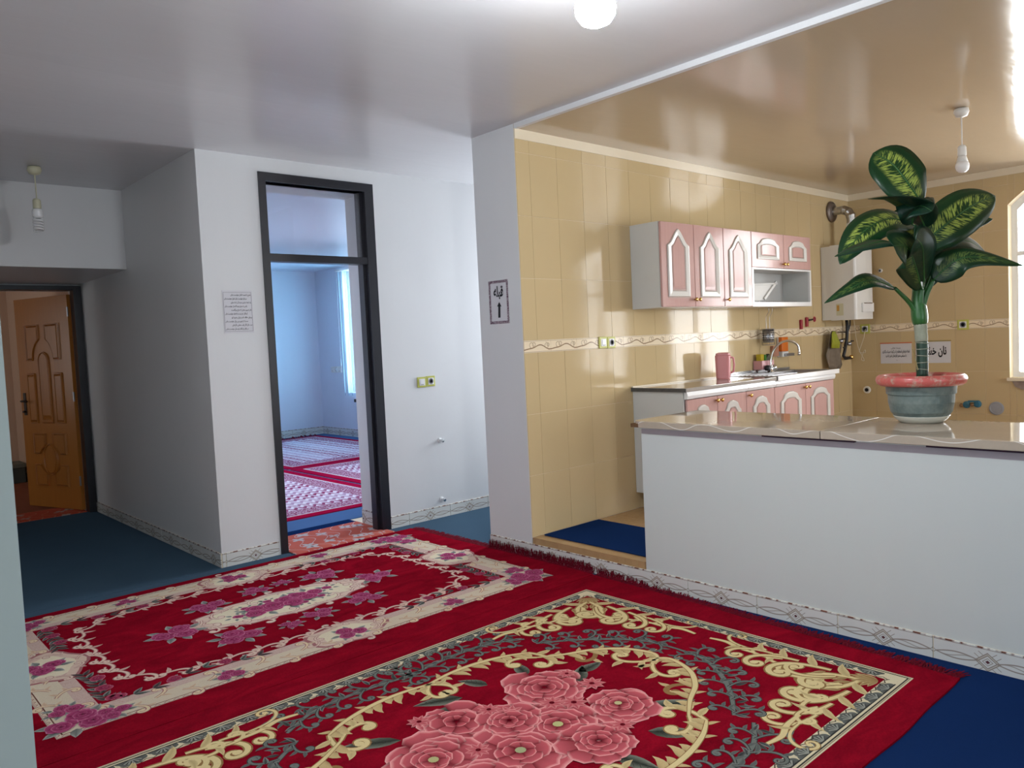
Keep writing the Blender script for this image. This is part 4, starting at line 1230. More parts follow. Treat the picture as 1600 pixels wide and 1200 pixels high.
# ---- wall cabinets
t = thing('wall_cabinet', 'pink two-door wall cabinet with arched mouldings at the left end of the row', 'cabinet', (4.96, YB, UZ0))
carcass(t, 4.563, 5.356, YU + .019, YB, UZ0, UZ1)
cab_door(t, 4.563, 4.965, YU, UZ0, UZ1, (4.945, UZ0 + .055)); cab_door(t, 4.965, 5.356, YU, UZ0, UZ1, (4.992, UZ0 + .055))
t = thing('wall_cabinet', 'pink single-door wall cabinet between the two-door unit and the open shelf unit', 'cabinet', (5.56, YB, UZ0))
carcass(t, 5.357, 5.763, YU + .019, YB, UZ0, UZ1)
cab_door(t, 5.357, 5.763, YU, UZ0, UZ1, (5.385, UZ0 + .055))
t = thing('wall_cabinet', 'wall cabinet with two small pink doors above an open white shelf', 'cabinet', (6.26, YB, UZ0))
th = .018; ZS = 1.918
MB().box(5.765, 5.765 + th, YU + .019, YB, UZ0, UZ1).build('side_panel', M['cab_side'], t)
MB().box(6.755 - th, 6.755, YU + .019, YB, UZ0, UZ1).build('side_panel', M['cab_side'], t)
MB().box(5.765 + th, 6.755 - th, YU + .019, YB, UZ0, UZ0 + th).build('shelf_board', M['white_gloss'], t)
MB().box(5.765 + th, 6.755 - th, YU + .019, YB, ZS, ZS + th).build('shelf_board', M['cab_in'], t)
MB().box(5.765 + th, 6.755 - th, YU + .019, YB, UZ1 - th, UZ1).build('top_panel', M['cab_side'], t)
MB().box(5.765 + th, 6.755 - th, YB - .006, YB, UZ0 + th, UZ1 - th).build('back_panel', M['cab_in'], t)
# white facing frame of the open shelf
MB().box(5.765, 6.755, YU + .001, YU + .019, UZ0, UZ0 + .036).box(5.765, 6.755, YU + .001, YU + .019, ZS - .002, ZS + .012).box(5.765, 5.790, YU + .001, YU + .019, UZ0 + .036, ZS - .002).box(6.730, 6.755, YU + .001, YU + .019, UZ0 + .036, ZS - .002).build('face_frame', M['white_gloss'], t)
cab_door(t, 5.765, 6.280, YU, ZS + .013, UZ1, (6.255, ZS + .05), True); cab_door(t, 6.280, 6.755, YU, ZS + .013, UZ1, (6.305, ZS + .05), True)
# light tray leaning inside the shelf and a lace liner
tr = thing('tray', 'white tray leaning at a slant inside the open shelf', 'tray', (6.0, 3.52, UZ0 + th))
YT = 3.52
tq = [onY(1176.5, 443, YT), onY(1218, 441.5, YT), onY(1193, 469, YT), onY(1176.5, 469.5, YT)]
tq = [(q.x, max(q.z, UZ0 + th + .002)) for q in tq]
lean = lambda a, b, d: (a, d + (b - UZ0) * .25, b)
m = MB(); m.prism(tq, lean, YT - .02, YT - .008); m.build('tray_plate', M['white_matt'], tr)
def strip(p, q, w_): 
    dx, dz = q[0] - p[0], q[1] - p[1]; L = sqrt(dx * dx + dz * dz); nx_, nz_ = -dz / L * w_, dx / L * w_
    MB().prism([p, q, (q[0] + nx_, q[1] + nz_), (p[0] + nx_, p[1] + nz_)], lean, YT - .034, YT - .020).build('tray_rim', M['white_matt'], tr)
strip(tq[0], tq[1], -.014); strip(tq[1], tq[2], -.020)
m = MB()
for k in range(22):
    x = 5.95 + .030 * k
    m.lathe([(.002, 0), (.016, .001), (.016, .004), (.002, .005)], (x, YU + .055, UZ0 + th + .014), 8, 'Y')
tag(m.build('lace_liner', plain('grey_lace', (.22, .20, .19, 1), .8)), 'scalloped grey lace liner along the open shelf front', 'liner')

# ---- base cabinets
YL = 3.215; BZ0, BZ1 = .262, 1.012
def base_unit(x0, x1, label, doors):
    t = thing('base_cabinet', label, 'cabinet', ((x0 + x1) / 2, YB, KF))
    carcass(t, x0, x1, YL + .019, YB, BZ0, BZ1)
    for dd in doors: cab_door(t, dd[0], dd[1], YL, BZ0, .958, (dd[2], .925), True, .05)
    # white rail under the worktop
    m = MB(); pr = [(YL + .012, .960), (YL - .012, .962), (YL - .020, .985), (YL - .012, 1.012), (YL + .012, 1.012)]
    m.prism(pr, lambda a, b, d: (d, a, b), x0 + .002, x1 - .002)
    m.build('front_rail', M['white_gloss'], t)
    for lx in (x0 + .05, x1 - .05):
        for ly in (YL + .06, YB - .06):
            MB().lathe([(.022, KF), (.016, KF + .02), (.016, BZ0 - .01), (.024, BZ0)], (lx, ly, 0), 12).build('leg', M['black_rubber'], t)
    return t
base_unit(4.527, 5.312, 'pink two-door base cabinet at the pale end panel', [(4.545, 4.922, 4.895), (4.922, 5.312, 4.950)])
base_unit(5.313, 5.730, 'pink single-door base cabinet beside the sink unit', [(5.313, 5.730, 5.345)])
base_unit(5.731, 6.745, 'pink two-door base cabinet under the steel sink', [(5.731, 6.235, 6.205), (6.235, 6.745, 6.265)])
WT = 1.040
wt = thing('worktop', 'grey speckled stone worktop left of the sink', 'worktop', (5.12, 3.43, 1.014))
MB().box(4.512, 5.738, 3.195, YB, 1.014, WT).build('slab', M['worktop_stone'], wt, bevel=.004)
MB().box(4.508, 4.5118, 3.195, YB, 1.012, WT - .002).build('end_edge', M['worktop_edge'], wt)
MB().box(4.512, 5.738, YB - .018, YB, WT + .0005, WT + .010).build('upstand', M['cream'], wt)
# ---- steel sink top
sk = thing('sink', 'stainless steel inset sink with drainer under the gooseneck tap', 'sink', (6.27, 3.43, 1.014))
sx0, sx1, sy0, sy1 = 5.742, 6.800, 3.190, YB
bx0, bx1, by0, by1 = 6.26, 6.70, 3.25, 3.56
m = MB()
z1 = WT + .004
for (a, b, c, d) in ((sx0, bx0, sy0, sy1), (bx1, sx1, sy0, sy1), (bx0, bx1, sy0, by0), (bx0, bx1, by1, sy1)): m.box(a, b, c, d, z1 - .003, z1)
m.build('sink_deck', M['steel'], sk)
m = MB(); r = [[(bx0, by0), (bx1, by0), (bx1, by1), (bx0, by1)]]
lo = [(bx0 + .03, by0 + .03), (bx1 - .03, by0 + .03), (bx1 - .03, by1 - .03), (bx0 + .03, by1 - .03)]
m.add([(a, b, z1) for a, b in r[0]] + [(a, b, z1 - .15) for a, b in lo], [(0, 1, 5, 4), (1, 2, 6, 5), (2, 3, 7, 6), (3, 0, 4, 7), (4, 5, 6, 7)])
m.build('basin', M['steel'], sk)
MB().box(sx0, sx1, sy0 - .004, sy0 + .004, 1.006, z1 + .002).build('front_lip', M['white_gloss'], sk, bevel=.003)  # bright white stands for the highlight on the steel edge
MB().box(sx0 - .0, sx1, YB - .02, YB, z1, z1 + .022).build('back_lip', M['steel'], sk)
m = MB()
for k in range(8): m.box(sx0 + .06, bx0 - .05, 3.27 + k * .04, 3.285 + k * .04, z1, z1 + .004)
m.build('drainer_ribs', M['steel'], sk)
# speckled upstand lying between worktop and tap
MB().box(5.75, 6.20, YB - .045, YB - .022, z1, z1 + .030).build('steel_upstand', M['chrome'], sk)
# ---- gooseneck tap
fb = Vector((6.30, 3.565, z1))
tp = thing('tap', 'chrome gooseneck kitchen tap with two handles', 'tap', fb)
MB().lathe([(.030, 0), (.030, .008), (.020, .014), (.018, .05), (.022, .058), (.012, .064)], fb, 20).build('tap_body', M['chrome'], tp, smooth=True)
path = []
a_ = (fb.x, fb.y, fb.z + .055)
dirv = Vector((.78, -.62, 0)).normalized()
pts = [(0, .05), (.005, .12), (.03, .19), (.08, .245), (.14, .268), (.20, .262), (.245, .23), (.258, .185), (.258, .168)]
sp = []
for i in range(len(pts)): sp.append(pts[i])
sp = smooth_path(sp, 5)
MB().tube([fb + dirv * a + Vector((0, 0, b)) for a, b in sp], .0105, 12).build('spout', M['chrome'], tp, smooth=True)
e = fb + dirv * .258 + Vector((0, 0, .150))
MB().lathe([(.010, -.012), (.013, -.010), (.013, .016), (.010, .018)], e, 14).build('aerator', M['chrome'], tp, smooth=True)
for g in (-1, 1):
    c = fb + Vector((.055 * g, 0, .040))
    MB().tube([fb + Vector((0, 0, .035)), c], .011, 10).build('handle_arm', M['chrome'], tp, smooth=True)
    MB().lathe([(.008, -.022), (.024, -.018), (.026, .0), (.020, .022), (.008, .026)], c, 8).build('handle', M['black_rubber'] if g < 0 else M['chrome'], tp, smooth=True)
# ---- pink pitcher
pc = thing('pitcher', 'pink plastic water pitcher standing on the worktop', 'pitcher', (5.50, 3.53, WT))
PK = plain('pink_plastic', (.66, .26, .27, 1), .28, 0, .5, .03)
def rrect(wx, wy, rr, n=5):
    o = []
    for cx_, cy_, a0 in ((wx - rr, wy - rr, 0), (-wx + rr, wy - rr, HP), (-wx + rr, -wy + rr, pi), (wx - rr, -wy + rr, 1.5 * pi)):
        for k in range(n + 1):
            a = a0 + HP * k / n; o.append((cx_ + rr * cos(a), cy_ + rr * sin(a)))
    return o
def loft(center, secs, rz=0):
    """secs: list of (outline, z)"""
    m = MB(); n = len(secs[0][0]); c, s_ = cos(rz), sin(rz)
    for P, z in secs: m.v += [(center[0] + a * c - b * s_, center[1] + a * s_ + b * c, z) for a, b in P]
    for r in range(len(secs) - 1):
        for k in range(n): m.f.append((r * n + k, r * n + (k + 1) % n, (r + 1) * n + (k + 1) % n, (r + 1) * n + k)); m.mi.append(0)
    m.f += [tuple(range(n))[::-1], tuple((len(secs) - 1) * n + k for k in range(n))]; m.mi += [0, 0]
    return m
loft((5.50, 3.53), [(rrect(.056, .050, .025), WT), (rrect(.060, .054, .028), WT + .01), (rrect(.064, .058, .03), WT + .12), (rrect(.066, .060, .03), WT + .185), (rrect(.062, .056, .03), WT + .194)], .5).build('body', PK, pc, smooth=False)
loft((5.50, 3.53), [(rrect(.060, .054, .03), WT + .195), (rrect(.060, .054, .03), WT + .205), (rrect(.040, .036, .02), WT + .212)], .5).build('lid', PK, pc)
hd = Vector((.82, -.57, 0)).normalized(); c0 = Vector((5.50, 3.53, WT))
MB().tube([c0 + hd * .058 + Vector((0, 0, .175)), c0 + hd * .088 + Vector((0, 0, .165)), c0 + hd * .094 + Vector((0, 0, .11)), c0 + hd * .086 + Vector((0, 0, .055)), c0 + hd * .058 + Vector((0, 0, .045))], .009, 8).build('handle', PK, pc, smooth=True)
# ---- pink sponge caddy on the tiles
cd = thing('sponge_caddy', 'small pink caddy fixed to the tiles beside the tap', 'caddy', (6.30, YK - .05, 1.075))
m = MB()
m.box(6.20, 6.40, YK - .090, YK - .084, 1.078, 1.150).box(6.20, 6.40, YK - .010, YK - .004, 1.078, 1.150).box(6.20, 6.206, YK - .084, YK - .010, 1.078, 1.150).box(6.394, 6.40, YK - .084, YK - .010, 1.078, 1.150).box(6.20, 6.40, YK - .090, YK - .004, 1.072, 1.078)
m.build('caddy_box', plain('pale_pink_plastic', (.70, .36, .38, 1), .35), cd, bevel=.002)
MB().box(6.335, 6.337, YK - .0915, YK - .090, 1.095, 1.140).build('caddy_seam', M['ink_soft'], cd)
YEL = plain('yellow_sponge', (.60, .46, .05, 1), .9, 0, .1, .15, 60)
o = loft((6.245, YK - .045), [(rrect(.030, .022, .006), 1.085), (rrect(.032, .024, .006), 1.20), (rrect(.030, .022, .006), 1.206)], .1).build('sponge', YEL)
tag(o, 'yellow sponge standing in the pink caddy', 'sponge')
GRN = plain('green_scourer', (.10, .30, .06, 1), .9, 0, .1, .2, 60)
o = loft((6.300, YK - .045), [(rrect(.014, .024, .005), 1.085), (rrect(.014, .025, .005), 1.20)], .1).build('scourer', GRN)
tag(o, 'green scouring pad beside the yellow sponge', 'scourer')
br = thing('dish_brush', 'wooden dish brush leaning out of the pink caddy', 'brush', (6.34, YK - .045, 1.085))
MB().tube([(6.325, YK - .045, 1.085), (6.37, YK - .05, 1.16), (6.45, YK - .055, 1.225)], [.007, .010, .006], 8).build('handle', plain('brown_wood', (.30, .16, .06, 1), .5), br, smooth=True)
MB().obox(Matrix.Translation((6.355, YK - .05, 1.165)) @ Matrix.Rotation(-.6, 4, 'Y'), .07, .03, .05).build('bristles', plain('dark_bristles', (.10, .10, .07, 1), .9), br)
# ---- steel cutlery basket hanging from the wall cabinet
cb = thing('cutlery_basket', 'perforated steel cutlery basket hanging on wires under the open shelf', 'basket', (6.41, 3.60, 1.29))
bc = Vector((6.335, 3.600, 0))
m = MB(); m.lathe([(.040, 1.305), (.046, 1.31), (.048, 1.425), (.044, 1.425), (.042, 1.315), (.02, 1.31)], bc, 20)
m.build('cup', M['steel'], cb, smooth=True)
m = MB()
for k in range(20):
    for j in range(5):
        a = 2 * pi * (k + .5 * (j % 2)) / 20; q = bc + Vector((.0475 * cos(a), .0475 * sin(a), 1.33 + j * .02))
        m.obox(Matrix.Translation(q) @ Matrix.Rotation(a, 4, 'Z'), .002, .007, .009)
m.build('perforations', M['ink_soft'], cb)
m = MB()
for z in (1.285, 1.31, 1.425):
    m.tube([bc + Vector((.058 * cos(2 * pi * k / 16), .052 * sin(2 * pi * k / 16), z)) for k in range(16)], .002, 6, closed=True)
for k in range(8):
    a = 2 * pi * k / 8; m.tube([bc + Vector((.058 * cos(a), .052 * sin(a), 1.285)), bc + Vector((.058 * cos(a), .052 * sin(a), 1.425))], .0016, 6)
m.build('wire_frame', M['steel'], cb, smooth=True)
for g in (-.030, .030):
    MB().tube([bc + Vector((g, 0, 1.425)), bc + Vector((g, 0, 1.53)), bc + Vector((g + .05, 0, 1.575)), bc + Vector((g + .05, 0, UZ0 - .001))], .002, 6).build('hanging_wire', M['steel'], cb)
# ---- orange soap dispenser on the tiles
sd = thing('soap_dispenser', 'orange and white soap dispenser on the tiles behind the tap', 'dispenser', (6.66, YK - .02, 1.15))
MB().box(6.61, 6.76, YK - .020, YK - .003, 1.165, 1.345).build('back_plate', M['white_gloss'], sd, bevel=.003)
MB().box(6.615, 6.725, YK - .055, YK - .020, 1.215, 1.345).build('orange_tank', plain('orange_plastic', (.72, .17, .015, 1), .2, 0, .5, .05), sd, bevel=.004)
MB().box(6.615, 6.725, YK - .058, YK - .020, 1.165, 1.214).build('pump_block', M['white_matt'], sd, bevel=.004)
MB().box(6.64, 6.80, YK - .075, YK - .058, 1.170, 1.196).build('push_lever', M['steel'], sd, bevel=.003)
o = MB().box(6.50, 6.60, YK - .030, YK - .003, 1.175, 1.270).build('soap_dish', plain('terracotta_plastic', (.45, .20, .12, 1), .5))
tag(o, 'terracotta coloured holder below the cutlery basket', 'holder')
# ---- red hooks and red tap valve on the tiles
RP = plain('dark_red_plastic', (.34, .012, .03, 1), .35)
for k, (px, py, lab) in enumerate(((1253, 507, 'left red plastic pipe plug on the tiles'), (1262, 503, 'right red plastic pipe plug beside the small valve'))):
    q = onY(px, py, YK - .02)
    o = loft((q.x, YK - .012), [(rrect(.016, .010, .005), q.z - .045), (rrect(.017, .011, .006), q.z + .04), (rrect(.012, .008, .005), q.z + .046)], 0).build('pipe_plug', RP)
    o.rotation_euler = (0, 0, 0); tag(o, lab, 'plug', 'red plugs on the kitchen tiles')
q = onY(1268, 499, YK - .03)
v = thing('wall_valve', 'small dark valve with red handwheel on the tiles', 'valve', (q.x, YK, q.z))
MB().tube([(q.x - .03, YK - .001, q.z - .008), (q.x - .012, YK - .03, q.z - .004), (q.x + .005, YK - .05, q.z)], .008, 8).build('valve_stem', M['black_rubber'], v)
m = MB().tube([(q.x + .01 + .022 * cos(2 * pi * k / 14), YK - .055, q.z + .022 * sin(2 * pi * k / 14)) for k in range(14)], .005, 6, closed=True)
m.box(q.x - .012, q.x + .032, YK - .058, YK - .052, q.z - .004, q.z + .004).box(q.x + .006, q.x + .014, YK - .058, YK - .052, q.z - .022, q.z + .022)
m.build('handwheel', RP, v)

# ---- sockets
def socket(name, plane, c, a, z, w_, h_, label, frame=M['socket_yellow'], kind='socket', group=None):
    """plate on the wall; plane axis value c, centre (a,z); faces the negative axis"""
    def B(a0, a1, d0, d1, z0, z1):
        return (a + a0, a + a1, c - d1, c - d0, z + z0, z + z1) if plane == 'Y' else (c - d1, c - d0, a + a0, a + a1, z + z0, z + z1)
    t = thing('wall_' + ('switch' if kind == 'switch' else 'socket'), label, kind, (a, c, z) if plane == 'Y' else (c, a, z), group)
    MB().box(*B(-w_ / 2, w_ / 2, .0005, .010, -h_ / 2, h_ / 2)).build('frame', frame, t, bevel=.003)
    iw = w_ * .31; ih = h_ * .32
    MB().box(*B(-iw, iw, .010, .013, -ih, ih)).build('face_plate', M['white_gloss'], t, bevel=.001)
    if kind == 'socket':
        cc = (a, c - .0135, z) if plane == 'Y' else (c - .0135, a, z)
        MB().lathe([(ih * .85, 0), (ih * .85, -.001), (ih * .55, -.001), (ih * .55, 0)], cc, 20, plane).build('socket_ring', plain('grey_ring', (.22, .22, .24, 1), .5) if 'grey_ring' not in bpy.data.materials else bpy.data.materials['grey_ring'], t)
        for g in (-.3, .3):
            cc = (a + ih * g, c - .0136, z) if plane == 'Y' else (c - .0136, a + ih * g, z)
            MB().lathe([(ih * .12, 0), (ih * .12, -.0012)], cc, 10, plane).build('hole', M['ink'], t)
    else:
        MB().box(*B(-iw * .6, iw * .6, .013, .0165, -ih * .75, ih * .8)).build('rocker', M['white_gloss'], t, bevel=.001)
        MB().box(*B(-iw * .55, iw * .55, .0165, .0168, -ih * .74, -ih * .62)).build('marker', M['ink_soft'], t)
    return t
socket('s', 'Y', YD, 3.690, 1.128, .087, .084, 'yellow framed light switch right of the black doorway', kind='switch')
socket('s', 'Y', YD, 3.778, 1.131, .087, .084, 'yellow framed power socket next to the switch beside the doorway')
socket('s', 'Y', YK - .001, 4.215, 1.382, .085, .082, 'yellow framed switch on the kitchen border tiles', kind='switch')
socket('s', 'Y', YK - .001, 4.303, 1.380, .085, .082, 'yellow framed socket on the kitchen border tiles')
socket('s', 'X', XF - .001, 2.611, 1.380, .10, .095, 'yellow framed socket on the window wall right of the plant')
socket('s', 'X', XF - .001, 3.528, 1.380, .10, .095, 'yellow framed socket with cream plug under the boiler')
for k, yy in enumerate((11.66, 11.545, 11.43)):
    socket('s', 'X', 6.57, yy, 1.10, .105, .10, ['left of three small grey sockets on the inner window wall', 'middle of three small grey sockets on the inner window wall', 'right of three small grey sockets on the inner window wall'][k], M['white_matt'], 'switch', 'grey sockets on the inner wall')

# ---- boiler on the back wall near the corner
bo = thing('boiler', 'white wall hung gas boiler with rounded front in the kitchen corner', 'boiler', (7.70, YK, 1.48))
X0, X1, YF, Z0, Z1 = 7.500, 7.905, 3.335, 1.478, 2.205
MB().box(X0 + .004, X1 - .004, 3.585, YK - .004, Z0 + .006, Z1 - .006).build('back_frame', M['white_matt'], bo)
pts = [(X0, 3.583), (X1, 3.583), (X1, YF + .05)] + [(X1 - .05 + .05 * cos(a), YF + .05 - .05 * sin(a)) for a in (.4, .8, 1.2)] + [(X1 - .10, YF - .006), ((X0 + X1) / 2, YF - .012), (X0 + .10, YF - .006)] + [(X0 + .03 - .03 * sin(a), YF + .03 - .03 * cos(a)) for a in (.3, .8, 1.3)]
m = MB(); m.prism(pts, lambda a, b, d: (a, b, d), Z0, Z1); m.build('cover', M['white_matt'], bo)
m = MB(); m.prism([(X0 + .10, Z0 + .07), (X1 - .06, Z0 + .07), (X1 - .06, Z0 + .155), (X0 + .24, Z0 + .172), (X0 + .10, Z0 + .155)], lambda a, b, d: (a, d, b), YF - .020, YF - .008); m.build('control_flap', M['white_gloss'], bo)
MB().box(X0 + .13, X1 - .09, YF - .0215, YF - .020, Z0 + .150, Z0 + .158).build('flap_grip', plain('brown_grip', (.12, .07, .03, 1), .5), bo)
MB().box(X0 - .0008, X0, 3.46, 3.53, Z0 + .045, Z0 + .16).build('sticker', M['cream_plastic'], bo)
MB().box(X0 - .0014, X0 - .0008, 3.50, 3.525, Z0 + .09, Z0 + .145).build('sticker_print', plain('orange_print', (.55, .30, .06, 1), .5), bo)
# flue: flange on the wall, elbow, pipe down to the boiler
fl = thing('flue_pipe', 'galvanised flue elbow from the boiler to a dark wall flange', 'pipe', (7.74, YK, 2.2))
fcx, fcz = 7.745, 2.565
MB().lathe([(.045, -.004), (.105, -.004), (.100, -.020), (.075, -.030), (.050, -.034)], (fcx, YK - .001, fcz), 24, 'Y').build('wall_flange', M['dark_flange'], fl, smooth=True)
ex = 3.475
pth = [(fcx, YK - .03, fcz), (fcx, ex + .09, fcz)] + [(fcx, ex + .09 - .09 * sin(a), fcz - .09 + .09 * cos(a)) for a in (.26, .52, .78, 1.05, 1.31, 1.57)] + [(fcx, ex, fcz - .18), (fcx, ex, Z1)]
rad = [.040, .040] + [.046, .041, .046, .041, .046, .041] + [.040, .040]
MB().tube(pth, rad, 20).build('flue_tube', M['galv'], fl, smooth=False)
MB().lathe([(.046, 0), (.046, .06), (.040, .062)], (fcx, ex, fcz - .20), 20).build('joint_collar', M['white_matt'], fl)
MB().lathe([(.058, 0), (.058, .012), (.042, .016)], (fcx, ex, Z1 + .0005), 20).build('base_collar', M['galv'], fl)
# pipes and valves below
pp = thing('boiler_pipes', 'black insulated pipe with brass valves below the boiler', 'pipe', (7.75, YK, 1.1))
q = lambda x, y: onY(x, y, YK - .05)
MB().tube([q(1323, 499), q(1324, 510), q(1323, 530), q(1320, 548), q(1318, 556), q(1321, 560), q(1329, 559)], .016, 10).build('black_hose', M['black_rubber'], pp, smooth=True)
MB().tube([q(1328, 499), q(1328, 508), q(1325, 518)], .008, 8).build('thin_hose', M['black_rubber'], pp, smooth=True)
for (px, py, mt_) in ((1330, 558, 'brass'), (1314, 533, 'steel'), (1327, 537, 'steel')):
    c = q(px, py); MB().lathe([(.010, -.035), (.016, -.03), (.016, -.01), (.022, -.008), (.022, .012), (.012, .016), (.012, .03)], c, 12, 'X').build('valve', M[mt_], pp, smooth=True)
for (px, py) in ((1314, 530), (1328, 533), (1316, 543)):
    c = q(px, py); MB().box(c.x - .028, c.x + .028, c.y - .03, c.y - .018, c.z - .007, c.z + .007).build('lever', M['black_rubber'], pp, bevel=.003)
MB().tube([onY(1310, 519, YK - .03), onY(1322, 519, YK - .03)], .008, 8).build('cross_pipe', M['galv'], pp)
# cloths hanging there
def cloth(name, pts_px, depth, mat, label, seed):
    rnd = random.Random(seed); m = MB(); rows = []
    for (xa, xb, y) in pts_px:
        r = []
        for k in range(9):
            t = k / 8; w_ = onY(xa + (xb - xa) * t, y, YK - depth)
            r.append((w_.x, w_.y + .012 * sin(k * 2.3 + y * .15) - .01, w_.z))
        rows.append(r)
    m.grid(rows); n = len(m.v); o = m.build(name, mat, None, smooth=True)
    md = o.modifiers.new('solid', 'SOLIDIFY'); md.thickness = .004
    return tag(o, label, 'cloth')
cloth('cleaning_cloth', [(1299, 1302, 517), (1296, 1306, 524), (1293, 1312, 540), (1291, 1313, 555), (1292, 1314, 570), (1293, 1310, 576)], .050, plain('grey_brown_cloth', (.26, .21, .16, 1), .95, 0, .1, .25, 18), 'grey brown rag hanging below the boiler', 1)
cloth('rubber_glove', [(1300, 1303, 518), (1298, 1306, 523), (1297, 1309, 535), (1297, 1309, 544)], .085, plain('yellow_green_glove', (.36, .38, .03, 1), .5), 'yellow green cloth over the grey rag', 2)
# cream cord with a loop
cdp = [(1334, 498), (1336, 512), (1337, 525), (1339, 535), (1343, 548), (1347, 556), (1350, 563), (1348, 563.5), (1346, 561), (1347, 556), (1350, 549), (1352, 547), (1351, 551), (1345, 551), (1343, 548), (1346, 538), (1350, 527), (1351, 520), (1352, 514)]
sp3 = [onX(a, b, XF - .02) for a, b in cdp]
sm = [(p.y, p.z) for p in sp3]; sm = smooth_path(sm, 5)
o = MB().tube([(XF - .02 - .004 * sin(k * .4), a, b) for k, (a, b) in enumerate(sm)], .0035, 6).build('power_cord', plain('cream_cord', (.66, .58, .42, 1), .5), None, smooth=True)
tag(o, 'thin cream power cord looped below the boiler', 'cord')
# drain hole, blue pipe plugs, grey cover on the window wall
def disc(name, px, py, r, mats, label, cat, d=.012):
    c = onX(px, py, XF); t = thing(name, label, cat, (XF, c.y, c.z))
    MB().lathe([(r, -.0005), (r, -d * .6), (r * .85, -d), (r * .55, -d)], (XF, c.y, c.z), 20, 'X').build('cover', mats[0], t, smooth=False)
    MB().lathe([(r * .5, -d * 1.02), (r * .5, -d * 1.3)], (XF, c.y, c.z), 16, 'X').build('centre', mats[1], t)
    return t
disc('pipe_stub', 1355, 609, .038, (M['white_matt'], M['ink']), 'capped pipe hole with dark centre on the wall below the notice', 'pipe')
BLU = plain('teal_blue_plastic', (.03, .16, .24, 1), .4)
BRZ = plain('bronze_fitting', (.30, .17, .08, 1), .4, .6)
for k, (px, py, lab) in enumerate(((1509, 632, 'left teal capped water connection on the window wall'), (1526, 631, 'right teal capped water connection with lever'))):
    c = onX(px, py, XF); t = thing('water_connection', lab, 'pipe', (XF, c.y, c.z), 'teal water connections')
    MB().lathe([(.030, -.0005), (.034, -.012), (.030, -.030), (.018, -.034)], (XF, c.y - .012, c.z), 16, 'X').build('cap', BLU, t, smooth=False)
    MB().lathe([(.016, -.0005), (.018, -.03), (.010, -.045)], (XF, c.y + .030, c.z - .006), 12, 'X').build('fitting', BRZ, t)
    if k: MB().box(XF - .045, XF - .035, c.y - .03, c.y + .06, c.z + .018, c.z + .034).build('lever', BLU, t)
c = onX(1557, 638, XF)
o = MB().lathe([(.062, -.0005), (.062, -.006), (.050, -.009), (.048, -.007), (.02, -.008)], (XF, c.y, c.z), 28, 'X').build('drain_cover', plain('grey_drain_plastic', (.33, .34, .37, 1), .5), None)
tag(o, 'round grey drain cover on the window wall', 'cover')
c = onX(1376, 423, XF)
disc('wall_hook', 1376, 423, .020, (M['white_matt'], M['ink_soft']), 'small white hook on the wall beside the boiler', 'hook', .02)
# broken plaster patch under the sill
pl = plain('grey_mortar', (.40, .31, .26, 1), .9, 0, .2, .25, 30, .4)
m = MB(); m.prism([(2.215, .848), (2.19, .80), (2.14, .775), (2.02, .77), (1.95, .80), (1.95, .850)], lambda a, b, d: (d, a, b), XF - .006, XF - .0005)
o = m.build('mortar_patch', pl); tag(o, 'rough grey mortar patch under the window sill', 'patch')

# ---- counter top with the chipped corner
ct = thing('countertop', 'glossy beige stone top of the kitchen counter with wavy white veins', 'countertop', (3.75, 1.0, .906))
CX0, CX1 = 3.418, 4.060
def slab_piece(y0, y1, chip):
    if chip: poly = [(CX0, y0), (CX1, y0), (CX1, y1), (CX0 + .05, y1), (CX0 + .028, y1 - .012), (CX0 + .012, y1 - .030), (CX0, y1 - .06)]
    else: poly = [(CX0, y0), (CX1, y0), (CX1, y1), (CX0, y1)]
    m = MB(); m.prism(poly, lambda a, b, d: (a, b, d), .908, .945); m.build('stone_slab', M['counter_stone'], ct, bevel=.003)
slab_piece(1.702, 2.800, True); slab_piece(-1.70, 1.699, False)
MB().box(CX0 + .004, CX0 + .060, 2.735, 2.803, .909, .930).build('chipped_core', plain('brown_chipboard', (.22, .12, .06, 1), .9, 0, .1, .3, 60), ct)
DP = plain('dark_gap_tone', (.03, .012, .03, 1), .9)
for (a, b) in ((1.55, 2.0), (.9, 1.25), (.5, .75)): MB().box(CX0 + .012, XC - .0005, a, b, .900, .9075).build('dark_gap_strip', DP, ct)  # near-black strips set in the gap under the slab
sbox('wall_counter_lining', (XC + .151, XC + .17, -1.7, 2.72, KF + .001, .905), M['cab_side'], 'pale board on the kitchen side of the counter wall')
# ================================================================== PLANT ON THE COUNTER
PC = Vector((3.935, 1.452, .945))
PDEP = (PC - CAM).dot(_f)
pot_d = PDEP
sc_ = thing('saucer', 'cream plastic saucer under the plant pot', 'saucer', PC)
MB().lathe([(.060, .0005), (.092, .001), (.112, .018), (.120, .030), (.122, .033), (.117, .033), (.108, .020), (.090, .006), (.0, .005)], PC, 40).build('dish', plain('cream_saucer_plastic', (.66, .66, .58, 1), .2, 0, .5, .03), sc_, smooth=True)
pot = thing('plant_pot', 'grey green plastic plant pot with salmon rim on the counter', 'pot', PC + Vector((0, 0, .006)))
def pot_mat():
    t = NT('mottled_grey_green_plastic'); o = t.tex('Object'); n = t.noise(o, 9, 5, .65); n2 = t.noise(o, 40, 3)
    c = t.mix(t.step(n * .7 + n2 * .3, .35, .68), (.085, .125, .125, 1), (.22, .26, .235, 1))
    return t.out(c, .42, 0, .4)
b0 = PC.z + .0065
MB().lathe([(.090, b0), (.100, b0 + .003), (.132, b0 + .045), (.142, b0 + .090), (.1435, b0 + .128), (.150, b0 + .130), (.1525, b0 + .165), (.148, b0 + .172), (.138, b0 + .172), (.130, b0 + .10), (.0, b0 + .10)], (PC.x, PC.y, 0), 48).build('pot_body', pot_mat(), pot, smooth=False)
